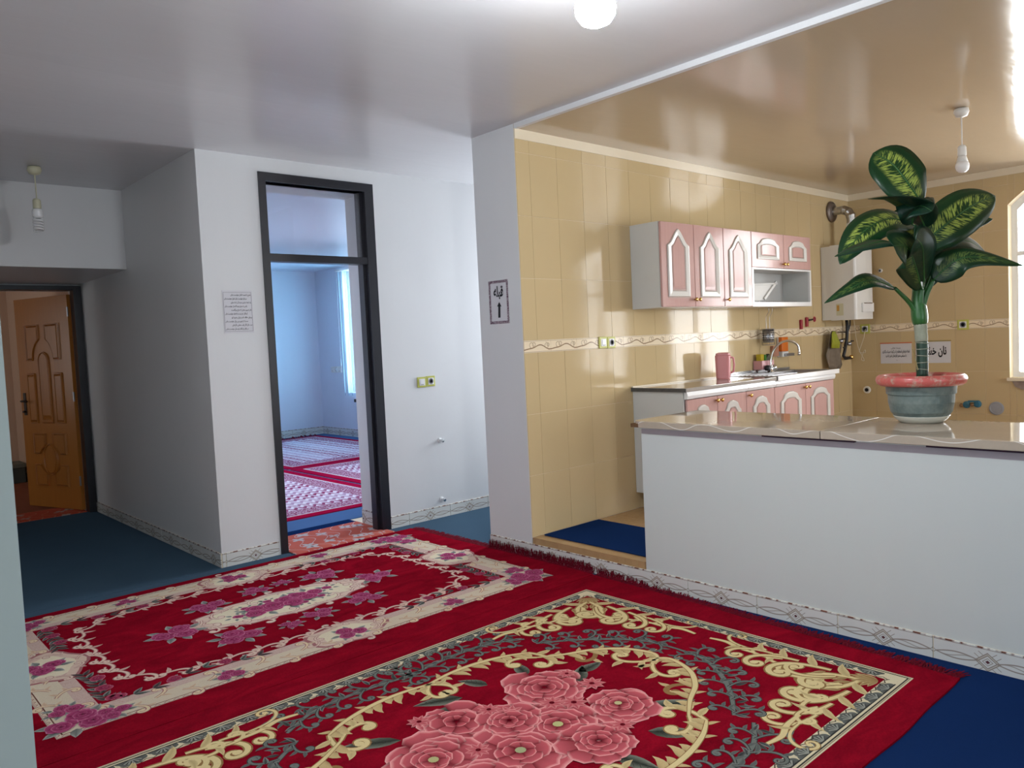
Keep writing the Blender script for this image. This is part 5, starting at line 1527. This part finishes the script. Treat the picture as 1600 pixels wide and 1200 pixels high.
def rim_mat():
    t = NT('salmon_rim_plastic'); o = t.tex('Object'); n = t.noise(o, 26, 4, .7)
    return t.out(t.mix(t.step(n, .52, .66), (.56, .115, .10, 1), (.50, .36, .28, 1)), .28, 0, .5)
rz = b0 + .197
MB().lathe([(.146, rz - .026), (.176, rz - .027), (.190, rz - .018), (.1955, rz), (.192, rz + .014), (.182, rz + .023), (.168, rz + .024), (.158, rz + .014), (.150, rz - .01), (.146, rz - .026)], (PC.x, PC.y, 0), 56).build('pot_rim', rim_mat(), pot, smooth=True)
MB().lathe([(.0001, b0 + .174), (.08, b0 + .182), (.147, b0 + .176)], (PC.x, PC.y, 0), 30).build('soil', plain('reddish_soil', (.20, .075, .05, 1), .95, 0, .1, .3, 50, .4), pot)

pl = thing('dieffenbachia', 'tall variegated green and yellow leaf plant growing in the pot', 'plant', PC + Vector((0, 0, .18)))
def leaf_mat(name, amt, dark, mid, light):
    t = NT(name); u, v, _ = t.sep(t.tex('UV'))
    x = (u - .5).abs() * 2.0
    n = t.noise(t.comb(u * 7.0, v * 14.0), 1.0, 3)
    # ragged streaks that leave the midrib at a slant
    w_ = v - x * .13
    s2 = t.noise(t.comb(x * 2.0, w_ * 52.0), 1.0, 3, .6)
    s3 = t.noise(t.comb(u * 5.0, v * 6.0), 1.0, 2)
    edge = x + (s2 - .5) * .55
    mask = t.step(x, .03, .07) * (1.0 - t.step(edge, .46, .60)) * t.step(v, .05, .16) * (1.0 - t.step(v, .78, .93))
    k = t.step(s2 * .8 + s3 * .2, .47, .56) * mask * amt
    base = t.mix(t.noise(t.comb(u * 3.0, v * 5.0), 1.0, 3), dark, mid)
    c = t.mix(k, base, light)
    c = t.mix((1.0 - t.step(x, .015, .04)) * .5, c, (.12, .26, .06, 1))
    t.bump((v * 1.0 - x * .16) * 40.0, .0)
    m = t.out(c, .34, 0, .4)
    # leaves let some light through
    tr = t.n.new('ShaderNodeBsdfTranslucent'); t.l.new(c.s, tr.inputs[0]); mx = t.n.new('ShaderNodeMixShader'); mx.inputs[0].default_value = .22
    o = t.n['Material Output']; t.l.new(t.b.outputs[0], mx.inputs[1]); t.l.new(tr.outputs[0], mx.inputs[2]); t.l.new(mx.outputs[0], o.inputs[0])
    return m
DK, MD_, LT = (.005, .028, .012, 1), (.012, .070, .018, 1), (.40, .50, .10, 1)
LF1 = leaf_mat('variegated_leaf', 1.0, DK, MD_, LT)
LF2 = leaf_mat('dull_variegated_leaf', .45, DK, (.012, .06, .022, 1), (.26, .36, .08, 1))
LF3 = leaf_mat('dark_leaf', .10, (.006, .03, .018, 1), (.012, .055, .03, 1), (.16, .24, .07, 1))
GST = plain('green_stem', (.03, .14, .03, 1), .35, 0, .5, .2, 30)
def bez(pts, n=14):
    sm2 = []
    m = len(pts)
    for i in range(m - 1):
        p = [pts[min(m - 1, max(0, i + k))] for k in (-1, 0, 1, 2)]
        for q in range(n):
            t = q / n
            sm2.append(.5 * (2 * p[1] + (p[2] - p[0]) * t + (2 * p[0] - 5 * p[1] + 4 * p[2] - p[3]) * t * t + (3 * p[1] - p[0] - 3 * p[2] + p[3]) * t ** 3))
    sm2.append(pts[-1]); return sm2
PXM = FPX / PDEP      # pixels per metre at the plant
def W(px, py, dd=0.0):
    return atD(px, py, PDEP + dd)
def leaf(pts, wpx, face, mat, fold=.18, curl=.15, peak=.42, tip=1.0, petiole=None, pr=.009, wav=.0):
    """pts: midrib pixels with depth offsets; wpx: full width in pixels when seen flat; face: direction the blade looks"""
    P = bez([W(*q) for q in pts], 7); n = len(P); wd = wpx / PXM / 2
    fc = Vector(face).normalized(); m = MB(); uv = []; K = 9
    for i, p in enumerate(P):
        t = i / (n - 1)
        tg = (P[min(n - 1, i + 1)] - P[max(0, i - 1)]).normalized()
        sd = tg.cross(fc)
        sd = sd.normalized() if sd.length > .05 else _r
        nn = sd.cross(tg).normalized()
        if nn.dot(fc) < 0: nn = -nn
        # blade outline: rounded base, widest at 'peak', pointed tip
        if t < peak: h = sin(HP * (t / peak)) ** .62
        else: h = max(0.0, 1 - ((t - peak) / (1 - peak)) ** (2.1 * tip))
        h = max(h * wd, .0012)
        for k in range(K):
            s_ = k / (K - 1) * 2 - 1
            q = p + sd * (h * s_) + nn * (abs(s_) * h * fold - s_ * s_ * h * curl + wav * sin(t * 17 + s_ * 2) * abs(s_) * h)
            m.v.append(tuple(q)); uv.append((.5 + s_ / 2, t))
    for i in range(n - 1):
        for k in range(K - 1):
            m.f.append((i * K + k, i * K + k + 1, (i + 1) * K + k + 1, (i + 1) * K + k)); m.mi.append(0)
    o = m.build('leaf', mat, pl, smooth=True, uvs=uv, fix=False)
    md = o.modifiers.new('solid', 'SOLIDIFY'); md.thickness = .0014; md.offset = 0
    # raised midrib
    MB().tube([p + fc * .001 for p in P], [max(.0008, .0045 * (1 - i / n)) for i in range(n)], 6).build('midrib', GST, o, smooth=True)
    if petiole:
        Q = bez([W(*q) for q in petiole] + [P[0]], 5)
        MB().tube(Q, [pr * (1.25 - .6 * i / len(Q)) for i in range(len(Q))], 8).build('petiole', GST, pl, smooth=True)
CF = -_f            # towards the viewer
UPV = Vector((0, 0, 1))
# trunk
trunk = bez([W(1441, 590), W(1441, 545), W(1439, 515), W(1437, 497)], 5)
MB().tube(trunk, [.026, .026, .027, .026, .025, .026, .026, .025, .025, .024, .025, .026, .026, .027, .027, .026], 14).build('trunk', plain('dark_green_trunk', (.012, .055, .028, 1), .45, 0, .5, .3, 25), pl, smooth=True)
PALE = plain('pale_leaf_scar', (.38, .40, .30, 1), .7, 0, .3, .2, 40)
for (y, tl, r) in ((577, .1, .0268), (566, -.12, .0272), (556, .08, .0275), (545, -.1, .0275), (536, .06, .0272)):
    c = W(1441, y); ax = Matrix.Rotation(tl, 4, _f)
    m = MB().tube([c + (ax @ (_r * (r * cos(a * pi / 8)) + Vector((-_f.x, -_f.y, 0)) * (r * sin(a * pi / 8)))) for a in range(16)], .0022, 5, closed=True)
    m.build('leaf_scar', PALE, pl)
MB().tube(bez([W(1440, 534), W(1439, 520), W(1438, 506)], 4), [.0268, .0275, .0285, .0285, .0280, .0285, .0290, .0290, .0280], 14).build('bare_stem', PALE, pl, smooth=True)
MB().tube(bez([W(1438, 508), W(1436, 485), W(1434, 455), W(1436, 420), W(1437, 385)], 4), [.027, .033, .036, .037, .036, .033, .030, .027, .025, .023, .021, .019, .017, .015, .013, .011, .009], 12).build('upper_stem', GST, pl, smooth=True)
# blades, from the top down
leaf([(1440, 318, -.02), (1420, 288, -.05), (1394, 256, -.02), (1364, 239, .03)], 80, CF + UPV * .15, LF1, .06, .10, .50, 1.6, [(1437, 395), (1438, 350, -.02)])
leaf([(1434, 388, -.08), (1474, 354, -.11), (1518, 322, -.07), (1555, 306, 0)], 70, CF + UPV * .25, LF1, .06, .10, .46, 1.2, [(1437, 430), (1436, 405, -.06)], .013)
leaf([(1428, 352, .02), (1388, 342, -.02), (1345, 366, -.08), (1312, 413, -.12)], 58, CF * .85 + UPV * .7, LF1, .12, .18, .42, 1.1, [(1437, 410), (1434, 375, .02)])
leaf([(1446, 356, -.10), (1430, 328, -.18), (1398, 314, -.26), (1356, 311, -.28)], 58, UPV + CF * .10, LF3, .26, .05, .38, 1.0, [(1437, 405), (1440, 378, -.04)])
leaf([(1425, 350, -.14), (1428, 328, -.20), (1440, 322, -.25), (1456, 330, -.28)], 56, UPV * .35 + CF, LF3, .1, .2, .45, 1.2)
leaf([(1440, 452, -.03), (1430, 415, -.12), (1418, 386, -.20), (1396, 384, -.27)], 66, CF * .9 + UPV * .3, LF2, -.10, .20, .62, 1.5, [(1437, 495), (1438, 470, -.02)], .016)
leaf([(1444, 440, -.05), (1443, 410, -.12), (1441, 385, -.18), (1432, 372, -.24)], 58, CF, LF3, -.10, .15, .6, 1.5)
leaf([(1426, 398, -.12), (1390, 378, -.18), (1350, 384, -.22), (1304, 401, -.24)], 44, UPV + CF * .40, LF3, .15, .25, .35, .9)
leaf([(1452, 400, .05), (1480, 370, .09), (1512, 350, .12), (1551, 342, .14)], 44, UPV * .6 + CF * .8, LF3, .15, .1, .40, .9, [(1439, 450), (1445, 425, .03)], .012)
leaf([(1458, 402, .08), (1484, 382, .13), (1512, 377, .17), (1538, 392, .20)], 42, UPV * .7 + CF * .7, LF3, .15, .2, .5, 1.6, [(1440, 470), (1448, 435, .05)], .012)
leaf([(1458, 438, -.04), (1492, 408, -.10), (1530, 402, -.14), (1598, 415, -.16)], 52, CF * .85 + UPV * .5, LF2, .08, .15, .30, .72, [(1438, 495), (1446, 465, -.02)], .013)
leaf([(1398, 450, -.04), (1362, 438, -.10), (1330, 450, -.14), (1288, 474, -.16)], 34, UPV * .7 + CF * .75, LF2, .18, .15, .34, .7, [(1436, 497), (1422, 474, -.01)], .012)
leaf([(1450, 412, .10), (1464, 385, .16), (1482, 358, .20), (1500, 335, .22)], 56, CF + UPV * .1, LF3, .1, .1, .5, 1.2, [(1438, 455), (1446, 430, .06)])
leaf([(1440, 385, .04), (1428, 360, .08), (1412, 344, .10), (1392, 350, .12)], 50, CF + UPV * .3, LF1, .1, .1, .5, 1.2)
leaf([(1438, 398, .0), (1442, 372, -.01), (1442, 348, -.02), (1438, 326, -.03)], 34, CF, LF2, .3, .0, .4, 1.0)
leaf([(1446, 450, .02), (1456, 425, .03), (1466, 406, .04), (1480, 392, .05)], 36, CF + UPV * .1, LF3, .2, .1, .45, 1.1, [(1438, 495), (1442, 470, .01)], .013)
o = MB().tube([W(1434, 578, -.03), W(1431, 565, -.03), W(1426, 545, -.03)], [.003, .0028, .0025], 6).build('support_stick', plain('dry_stick', (.30, .24, .10, 1), .8), None)
tag(o, 'thin dry stick stuck in the pot soil', 'stick')

# ================================================================== LAMPS
def pendant(px, py, cz, name, label, drop, kind):
    top = onZ(px, py, cz)
    t = thing(name, label, 'lamp', (top.x, top.y, cz))
    x, y = top.x, top.y
    PL = M['cream_plastic'] if kind == 'cfl' else M['white_matt']
    MB().lathe([(.012, 0), (.040, -.004), (.045, -.025), (.034, -.050), (.010, -.058)], (x, y, cz - .0005), 20).build('ceiling_rose', PL, t, smooth=True)
    MB().tube([(x, y, cz - .055), (x + .002, y, cz - drop)], .004, 8).build('cable', PL, t)
    z = cz - drop
    MB().lathe([(.008, .004), (.018, 0), (.025, -.012), (.026, -.060), (.024, -.066)], (x, y, z), 18).build('lamp_holder', PL, t, smooth=False)
    if kind == 'cfl':
        MB().lathe([(.022, -.066), (.031, -.072), (.034, -.085), (.033, -.120), (.024, -.130)], (x, y, z), 18).build('bulb_base', M['white_gloss'], t)
        pts = []
        for k in range(90):
            a = k / 90 * 4.5 * 2 * pi; pts.append((x + .027 * cos(a), y + .027 * sin(a), z - .132 - .085 * k / 90))
        MB().tube(pts, .0075, 8).build('spiral_tube', M['white_gloss'], t, smooth=True)
        for g in (0, 4.5 * 2 * pi): MB().tube([(x + .015 * cos(g), y + .015 * sin(g), z - .128), (x + .027 * cos(g), y + .027 * sin(g), z - .14)], .006, 6).build('tube_end', M['white_gloss'], t)
    else:
        s_ = 1.0 if kind == 'led' else 1.35
        MB().lathe([(.022 * s_, -.066), (.026 * s_, -.075), (.034 * s_, -.105 * s_)], (x, y, z), 20).build('bulb_neck', M['white_matt'], t, smooth=True)
        gl = [(.034 * s_, -.105 * s_), (.040 * s_, -.120 * s_), (.0405 * s_, -.135 * s_), (.034 * s_, -.155 * s_), (.020 * s_, -.168 * s_), (.001, -.172 * s_)]
        MB().lathe(gl, (x, y, z), 24).build('bulb_globe', M['bulb_on'] if kind == 'lit' else M['white_gloss'], t, smooth=True)
    return t
pendant(1502, 169, KZ, 'pendant_lamp', 'unlit round bulb on a cable under the tan kitchen ceiling', .235, 'led')
pendant(53, 260, 2.762, 'pendant_lamp', 'unlit spiral bulb on a cable in the dark hall', .22, 'cfl')
# the lit bulb of the main room: its globe shows at the upper frame edge
b = onZ(930, 8, 2.53)
t = thing('pendant_lamp', 'glowing white bulb hanging from the main ceiling', 'lamp', (b.x, b.y, CZ))
MB().lathe([(.012, 0), (.040, -.004), (.045, -.025), (.034, -.050), (.010, -.058)], (b.x, b.y, CZ - .0005), 20).build('ceiling_rose', M['white_matt'], t, smooth=True)
MB().tube([(b.x, b.y, CZ - .055), (b.x, b.y, 2.65)], .004, 8).build('cable', M['white_matt'], t)
MB().lathe([(.008, 2.655), (.025, 2.648), (.026, 2.60)], (b.x, b.y, 0), 18).build('lamp_holder', M['white_matt'], t)
MB().lathe([(.026, 2.60), (.036, 2.575), (.040, 2.565)], (b.x, b.y, 0), 20).build('bulb_neck', M['white_matt'], t, smooth=True)
MB().lathe([(.040, 2.565), (.060, 2.548), (.069, 2.525), (.066, 2.497), (.050, 2.474), (.024, 2.462), (.001, 2.460)], (b.x, b.y, 0), 28).build('bulb_globe', M['bulb_on'], t, smooth=True)

# ================================================================== NOTICES WITH WRITING
FORMS = {}
def _reg(ch, iso, fin, ini=None, med=None): FORMS[ch] = (iso, fin, ini, med)
_b = 0xFE80
def _four(ch, code): _reg(ch, chr(code), chr(code + 1), chr(code + 2), chr(code + 3))
def _two(ch, code): _reg(ch, chr(code), chr(code + 1))
for ch, c in (('ب', 0xFE8F), ('ت', 0xFE95), ('ج', 0xFE9D), ('ح', 0xFEA1), ('خ', 0xFEA5), ('س', 0xFEB1), ('ش', 0xFEB5), ('ص', 0xFEB9), ('ض', 0xFEBD), ('ط', 0xFEC1), ('ظ', 0xFEC5), ('ع', 0xFEC9), ('غ', 0xFECD), ('ف', 0xFED1), ('ق', 0xFED5), ('ل', 0xFEDD), ('م', 0xFEE1), ('ن', 0xFEE5), ('ه', 0xFEE9), ('ک', 0xFB8E), ('گ', 0xFB92), ('ی', 0xFBFC), ('پ', 0xFB56), ('چ', 0xFB7A)): _four(ch, c)
for ch, c in (('ا', 0xFE8D), ('د', 0xFEA9), ('ذ', 0xFEAB), ('ر', 0xFEAD), ('ز', 0xFEAF), ('و', 0xFEED), ('ژ', 0xFB8A), ('آ', 0xFE81)): _two(ch, c)
def shape(s):
    out = []
    for i, ch in enumerate(s):
        if ch not in FORMS: out.append(ch); continue
        f = FORMS[ch]
        pj = i > 0 and s[i - 1] in FORMS and FORMS[s[i - 1]][2] is not None
        nj = f[2] is not None and i + 1 < len(s) and s[i + 1] in FORMS
        out.append(f[3] if pj and nj else f[1] if pj else f[2] if nj else f[0])
    return ''.join(out[::-1])
def text_part(s, size, mat, parent, fn, a, z, align='CENTER', name='lettering', width=None, thick=0.0):
    """s laid on a wall; fn(u, v) -> world point; a, z: anchor"""
    cu = bpy.data.curves.new('txt', 'FONT'); cu.body = shape(s); cu.size = size; cu.resolution_u = 2; cu.offset = thick
    ob = bpy.data.objects.new('txt', cu); COL.objects.link(ob)
    me = bpy.data.meshes.new_from_object(ob.evaluated_get(bpy.context.evaluated_depsgraph_get()))
    bpy.data.objects.remove(ob); bpy.data.curves.remove(cu)
    xs = [v.co.x for v in me.vertices]; x0, x1 = min(xs), max(xs); wd = x1 - x0
    k = min(1.0, width / wd) if width else 1.0
    for v in me.vertices:
        u = v.co.x - (x0 + x1) / 2 if align == 'CENTER' else v.co.x - x1 if align == 'RIGHT' else v.co.x - x0
        v.co = fn(a + u * k, z + v.co.y)
    me.materials.clear(); me.materials.append(mat)
    return link(me, name, parent)

# prayer-direction sign on the pillar (faces -X; reading right = -Y)
sg = thing('wall_sign', 'white paper sign with plum border and up arrow on the pillar', 'sign', (XC, 3.9, 1.683))
yl, yr, zb, zt = 3.996, 3.803, 1.540, 1.826
fnX = lambda u, v: Vector((XC - .0032, (yl + yr) / 2 - u, v))
MB().box(XC - .0018, XC - .0004, yr, yl, zb, zt).build('sheet', M['paper'], sg)
bw = .018
m = MB().box(XC - .0026, XC - .0018, yr, yl, zb, zb + bw).box(XC - .0026, XC - .0018, yr, yl, zt - bw, zt).box(XC - .0026, XC - .0018, yr, yr + bw, zb + bw, zt - bw).box(XC - .0026, XC - .0018, yl - bw, yl, zb + bw, zt - bw)
m.build('printed_border', M['sign_border'], sg)
text_part('قبله', .090, M['ink'], sg, fnX, .0, 1.722, width=.096, thick=.0036)
m = MB(); ac = .004
m.prism([(-.012, 1.580), (.009, 1.580), (.013, 1.655), (.024, 1.652), (.004, 1.684), (-.018, 1.655), (-.007, 1.655)], lambda a_, b_, d: (d, (yl + yr) / 2 - a_, b_), XC - .0030, XC - .0018)
m.build('up_arrow', M['ink'], sg)

# text notice on the column (faces -Y; reading right = +X)
nt_ = thing('wall_notice', 'small white notice with ten lines of print on the column', 'notice', (2.216, YD, 1.70))
nx0, nx1, nz0, nz1 = 2.118, 2.312, 1.574, 1.836
fnY = lambda u, v: Vector((u, YD - .0024, v))
MB().box(nx0 - .006, nx1 + .006, YD - .0018, YD - .0004, nz0 - .012, nz1 + .012).build('sheet', M['paper'], nt_)
m = MB()
for bx in ((nx0, nx1, nz0, nz0 + .0012), (nx0, nx1, nz1 - .0012, nz1), (nx0, nx0 + .0012, nz0, nz1), (nx1 - .0012, nx1, nz0, nz1)): m.box(bx[0], bx[1], YD - .0024, YD - .0018, bx[2], bx[3])
m.build('frame_line', M['ink_soft'], nt_)
LINES = ['شمع را شمسه اقبال خوشست باش', 'سر قرار خوشست بنای احوال خوشست باش', 'یک لحظه بنشین سرمد آن را ندا ساری', 'راضی به سنبل چهره گلستان خوشست باش', 'حال شیرین بخش که صلح بزرگانست',
         'آیندگان کو نیست با انتظار خوشست باش', 'برجای خلاف ادب بیان مفرما تو', 'صد باغ از غرور و بی ریال خوشست باش', 'صد حال اگر زلف معانی نگردانی', 'در بالای تو کلاه و تو سال خوشست باش']
for k, s_ in enumerate(LINES):
    z = nz1 - .022 - k * .0253
    if k % 2 == 0: text_part(s_, .0155, M['ink'], nt_, fnY, nx1 - .004, z, 'RIGHT', width=.140, thick=.0003)
    else: text_part(s_, .0155, M['ink'], nt_, fnY, nx0 + .006, z, 'LEFT', width=.155, thick=.0003)

# two notices on the window wall (face -X; reading right = -Y)
def far_notice(y1, y0, z0, z1, strip, label):
    t = thing('wall_notice', label, 'notice', (XF, (y0 + y1) / 2, (z0 + z1) / 2))
    MB().box(XF - .0030, XF - .0012, y0, y1, z0, z1 - .012).build('sheet', M['paper'], t)
    MB().box(XF - .0034, XF - .0012, y0 - .004, y1 + .006, z1 - .010, z1).build('tape_strip', strip, t)
    return t
ta = far_notice(3.378, 3.078, 1.022, 1.232, M['red_strip'], 'white notice with small print and red top strip left of the plant stem')
fa = lambda u, v: Vector((XF - .0042, 3.228 - u, v))
text_part('بسمه تعالی', .020, M['ink'], ta, fa, 0, 1.170, width=.09, thick=.0004)
text_part('لطفا ظرفهای استفاده را در گوشه سینک بگذارید', .036, M['ink'], ta, fa, 0, 1.130, width=.265, thick=.0008)
text_part('با سپاس مدیر آپارتمان تمیز باشید', .034, M['ink'], ta, fa, 0, 1.090, width=.20, thick=.0008)
text_part('با', .016, M['ink_soft'], ta, fa, .01, 1.050, width=.02)
tb = far_notice(3.040, 2.722, 1.022, 1.240, M['olive_strip'], 'white notice with large bold lettering right of the plant stem')
fb_ = lambda u, v: Vector((XF - .0042, 2.76 - u, v))
text_part('نان خشک', .108, M['ink'], tb, fb_, -.0, 1.105, 'RIGHT', width=.235, thick=.0035)

# ================================================================== HALL DOOR AND SIDE ROOM
FRM = M['black_metal']
r2 = struct(MB().box(1.925, 1.992, 8.10, 8.22, 0, 2.085).build('door_2', FRM), 'black steel frame of the wooden hall door')
MB().box(1.02, 1.992, 8.10, 8.22, 2.085, 2.125).build('head', FRM, r2)
MB().box(1.02, 1.062, 8.12, 8.22, 0, 2.075).build('jamb', FRM, r2)
hinge = Vector((1.915, 8.245, 0)); fre = onZ(52, 787, .03)
dv = Vector((fre.x - hinge.x, fre.y - hinge.y, 0)); ang = atan2(dv.y, dv.x); LW = .83
DZ0, DZ1 = .018, 2.055
lf = thing('wooden_door', 'honey coloured panelled wooden door standing open at the hall end', 'door', (hinge.x, hinge.y, DZ0))
Md = Matrix.Translation((hinge.x, hinge.y, 0)) @ Matrix.Rotation(ang, 4, 'Z')
# local: u from hinge to free edge, front face towards the camera side
side = 1.0
def D3(u, d, z): return Md @ Vector((u, d, z))
def obx(m, u0, u1, d0, d1, z0, z1):
    vs = [D3(u, d, z) for z in (z0, z1) for u, d in ((u0, d0), (u1, d0), (u1, d1), (u0, d1))]
    m.add(vs, [(0, 3, 2, 1), (4, 5, 6, 7), (0, 1, 5, 4), (1, 2, 6, 5), (2, 3, 7, 6), (3, 0, 4, 7)]); return m
obx(MB(), 0, LW, -.02, .02, DZ0, DZ1).build('leaf_board', M['door_wood'], lf)
def bead(poly, name='panel_moulding', mat=M['door_wood']):
    """raised bead that follows a panel outline, and a raised panel inside"""
    n = len(poly); cu = sum(p[0] for p in poly) / n; cz = sum(p[1] for p in poly) / n
    m = MB(); P = []
    for sc2, d in ((1.0, .0205), (.95, .035), (.88, .035), (.82, .021), (.72, .033)):
        P.append([(cu + (a - cu) * sc2, cz + (b2_ - cz) * (1 - (1 - sc2) * .5), d) for a, b2_ in poly])
    for R_ in P: m.v += [tuple(D3(a, d, z)) for a, z, d in R_]
    for r in range(len(P) - 1):
        for k in range(n): m.f.append((r * n + k, r * n + (k + 1) % n, (r + 1) * n + (k + 1) % n, (r + 1) * n + k)); m.mi.append(0)
    m.f.append(tuple((len(P) - 1) * n + k for k in range(n))); m.mi.append(0)
    m.build(name, mat, lf)
def arcp(c, r, a0, a1, n=8): return [(c[0] + r * cos(a0 + (a1 - a0) * k / n), c[1] + r * sin(a0 + (a1 - a0) * k / n)) for k in range(n + 1)]
uc = LW / 2
bead([(uc - .085, .84), (uc + .085, .84), (uc + .085, 1.45)] + arcp((uc, 1.45), .085, 0, pi, 10) + [(uc - .085, 1.45)])
for g in (-1, 1):
    bead([(uc + g * .15, .84), (uc + g * .27, .84), (uc + g * .27, 1.33), (uc + g * .15, 1.33)])
    bead([(uc + g * .045, 1.80), (uc + g * .27, 1.80), (uc + g * .27, 1.45), (uc + g * .17, 1.45)] + [(uc + g * .17 * cos(a), 1.45 + .21 * sin(a)) for a in (.3, .6, .9, 1.2)] + [(uc + g * .045, 1.66)])
    bead([(uc + g * .05, .745), (uc + g * .26, .745), (uc + g * .26, .54), (uc + g * .16, .54)] + [(uc + g * .17 * cos(a), .50 + .13 * sin(a)) for a in (.4, .8, 1.15)] + [(uc + g * .05, .64)])
    bead([(uc + g * .05, .23), (uc + g * .26, .23), (uc + g * .26, .44), (uc + g * .16, .44)] + [(uc + g * .17 * cos(a), .48 - .13 * sin(a)) for a in (.4, .8, 1.15)] + [(uc + g * .05, .34)])
bead([(uc + .115 * cos(2 * pi * k / 24), .49 + .155 * sin(2 * pi * k / 24)) for k in range(24)])
hm = plain('dark_bronze_handle', (.04, .025, .018, 1), .4, .6)
hp = obx(MB(), LW - .085, LW - .045, .0205, .028, .92, 1.14).build('handle_plate', hm, lf, bevel=.002)
MB().tube([D3(LW - .065, .028, 1.06), D3(LW - .065, .065, 1.06), D3(LW - .075, .07, 1.06), D3(LW - .17, .07, 1.058)], .009, 8).build('lever', hm, hp, smooth=True)
MB().tube([D3(LW - .065, .028, .955), D3(LW - .065, .05, .955)], .012, 10).build('lock_cylinder', hm, hp)
for z in (.25, 1.05, 1.85): MB().tube([D3(-.006, .022, z), D3(-.006, .022, z + .09)], .008, 8).build('hinge', M['steel'], lf)
bc_ = onZ(30, 751, 0.0)
bxo = thing('storage_box', 'dark grey green storage box on the side room floor', 'box', (1.83, 11.05, .008))
MB().box(1.70, 1.93, 10.9, 11.25, .0085, .19).build('box_body', plain('dark_green_grey', (.07, .08, .075, 1), .7), bxo, bevel=.005)
MB().box(1.69, 1.94, 10.89, 11.26, .19, .24).build('box_lid', plain('grey_green_lid', (.17, .18, .15, 1), .7), bxo, bevel=.005)

# ================================================================== INNER ROOM WINDOW BLIND
bl = thing('vertical_blind', 'pale cyan vertical blind glowing in front of the inner window', 'blind', (6.50, 10.3, .70))
MB().box(6.47, 6.53, 9.35, 11.26, 2.675, 2.705).build('head_rail', M['white_gloss'], bl)
for k in range(17):
    y = 11.19 - k * .112
    Mx = Matrix.Translation((6.50, y, 1.695)) @ Matrix.Rotation(radians(62), 4, 'Z')
    MB().obox(Mx, .112, .002, 1.94).build('slat', M['blind'], bl)
    MB().obox(Mx @ Matrix.Translation((0, 0, -.99)), .10, .004, .045).build('slat_weight', M['blind_dark'], bl)
MB().tube([(6.50, 11.26, 2.66), (6.50, 11.27, 1.25)], .003, 6).build('pull_cord', M['white_gloss'], bl)
MB().lathe([(.006, 1.16), (.011, 1.18), (.010, 1.26), (.004, 1.27)], (6.50, 11.27, 0), 10).build('cord_weight', M['white_gloss'], bl)
gv = onX(562, 628, 6.55)
g_ = thing('gas_tap', 'small dark tap on the wall below the inner window', 'tap', (6.57, gv.y, gv.z))
MB().tube([(6.569, gv.y, gv.z), (6.50, gv.y, gv.z)], .012, 8).build('pipe', M['steel'], g_)
MB().box(6.485, 6.50, gv.y - .012, gv.y + .06, gv.z + .0, gv.z + .05).build('lever', M['black_rubber'], g_)
# pipe stubs on the passage wall
for (px, py, lab) in ((687, 688, 'upper small chrome pipe stub on the white passage wall'), (690, 780, 'lower small chrome pipe stub just above the skirting')):
    c = onY(px, py, YD)
    t = thing('pipe_stub', lab, 'pipe', (c.x, YD, c.z), 'chrome pipe stubs on the passage wall')
    MB().lathe([(.022, -.0005), (.022, -.004), (.012, -.008)], (c.x, YD, c.z), 16, 'Y').build('rosette', M['white_gloss'], t)
    MB().lathe([(.010, -.008), (.010, -.030), (.014, -.031), (.014, -.045), (.006, -.047)], (c.x, YD, c.z), 14, 'Y').build('stub', M['chrome'], t)
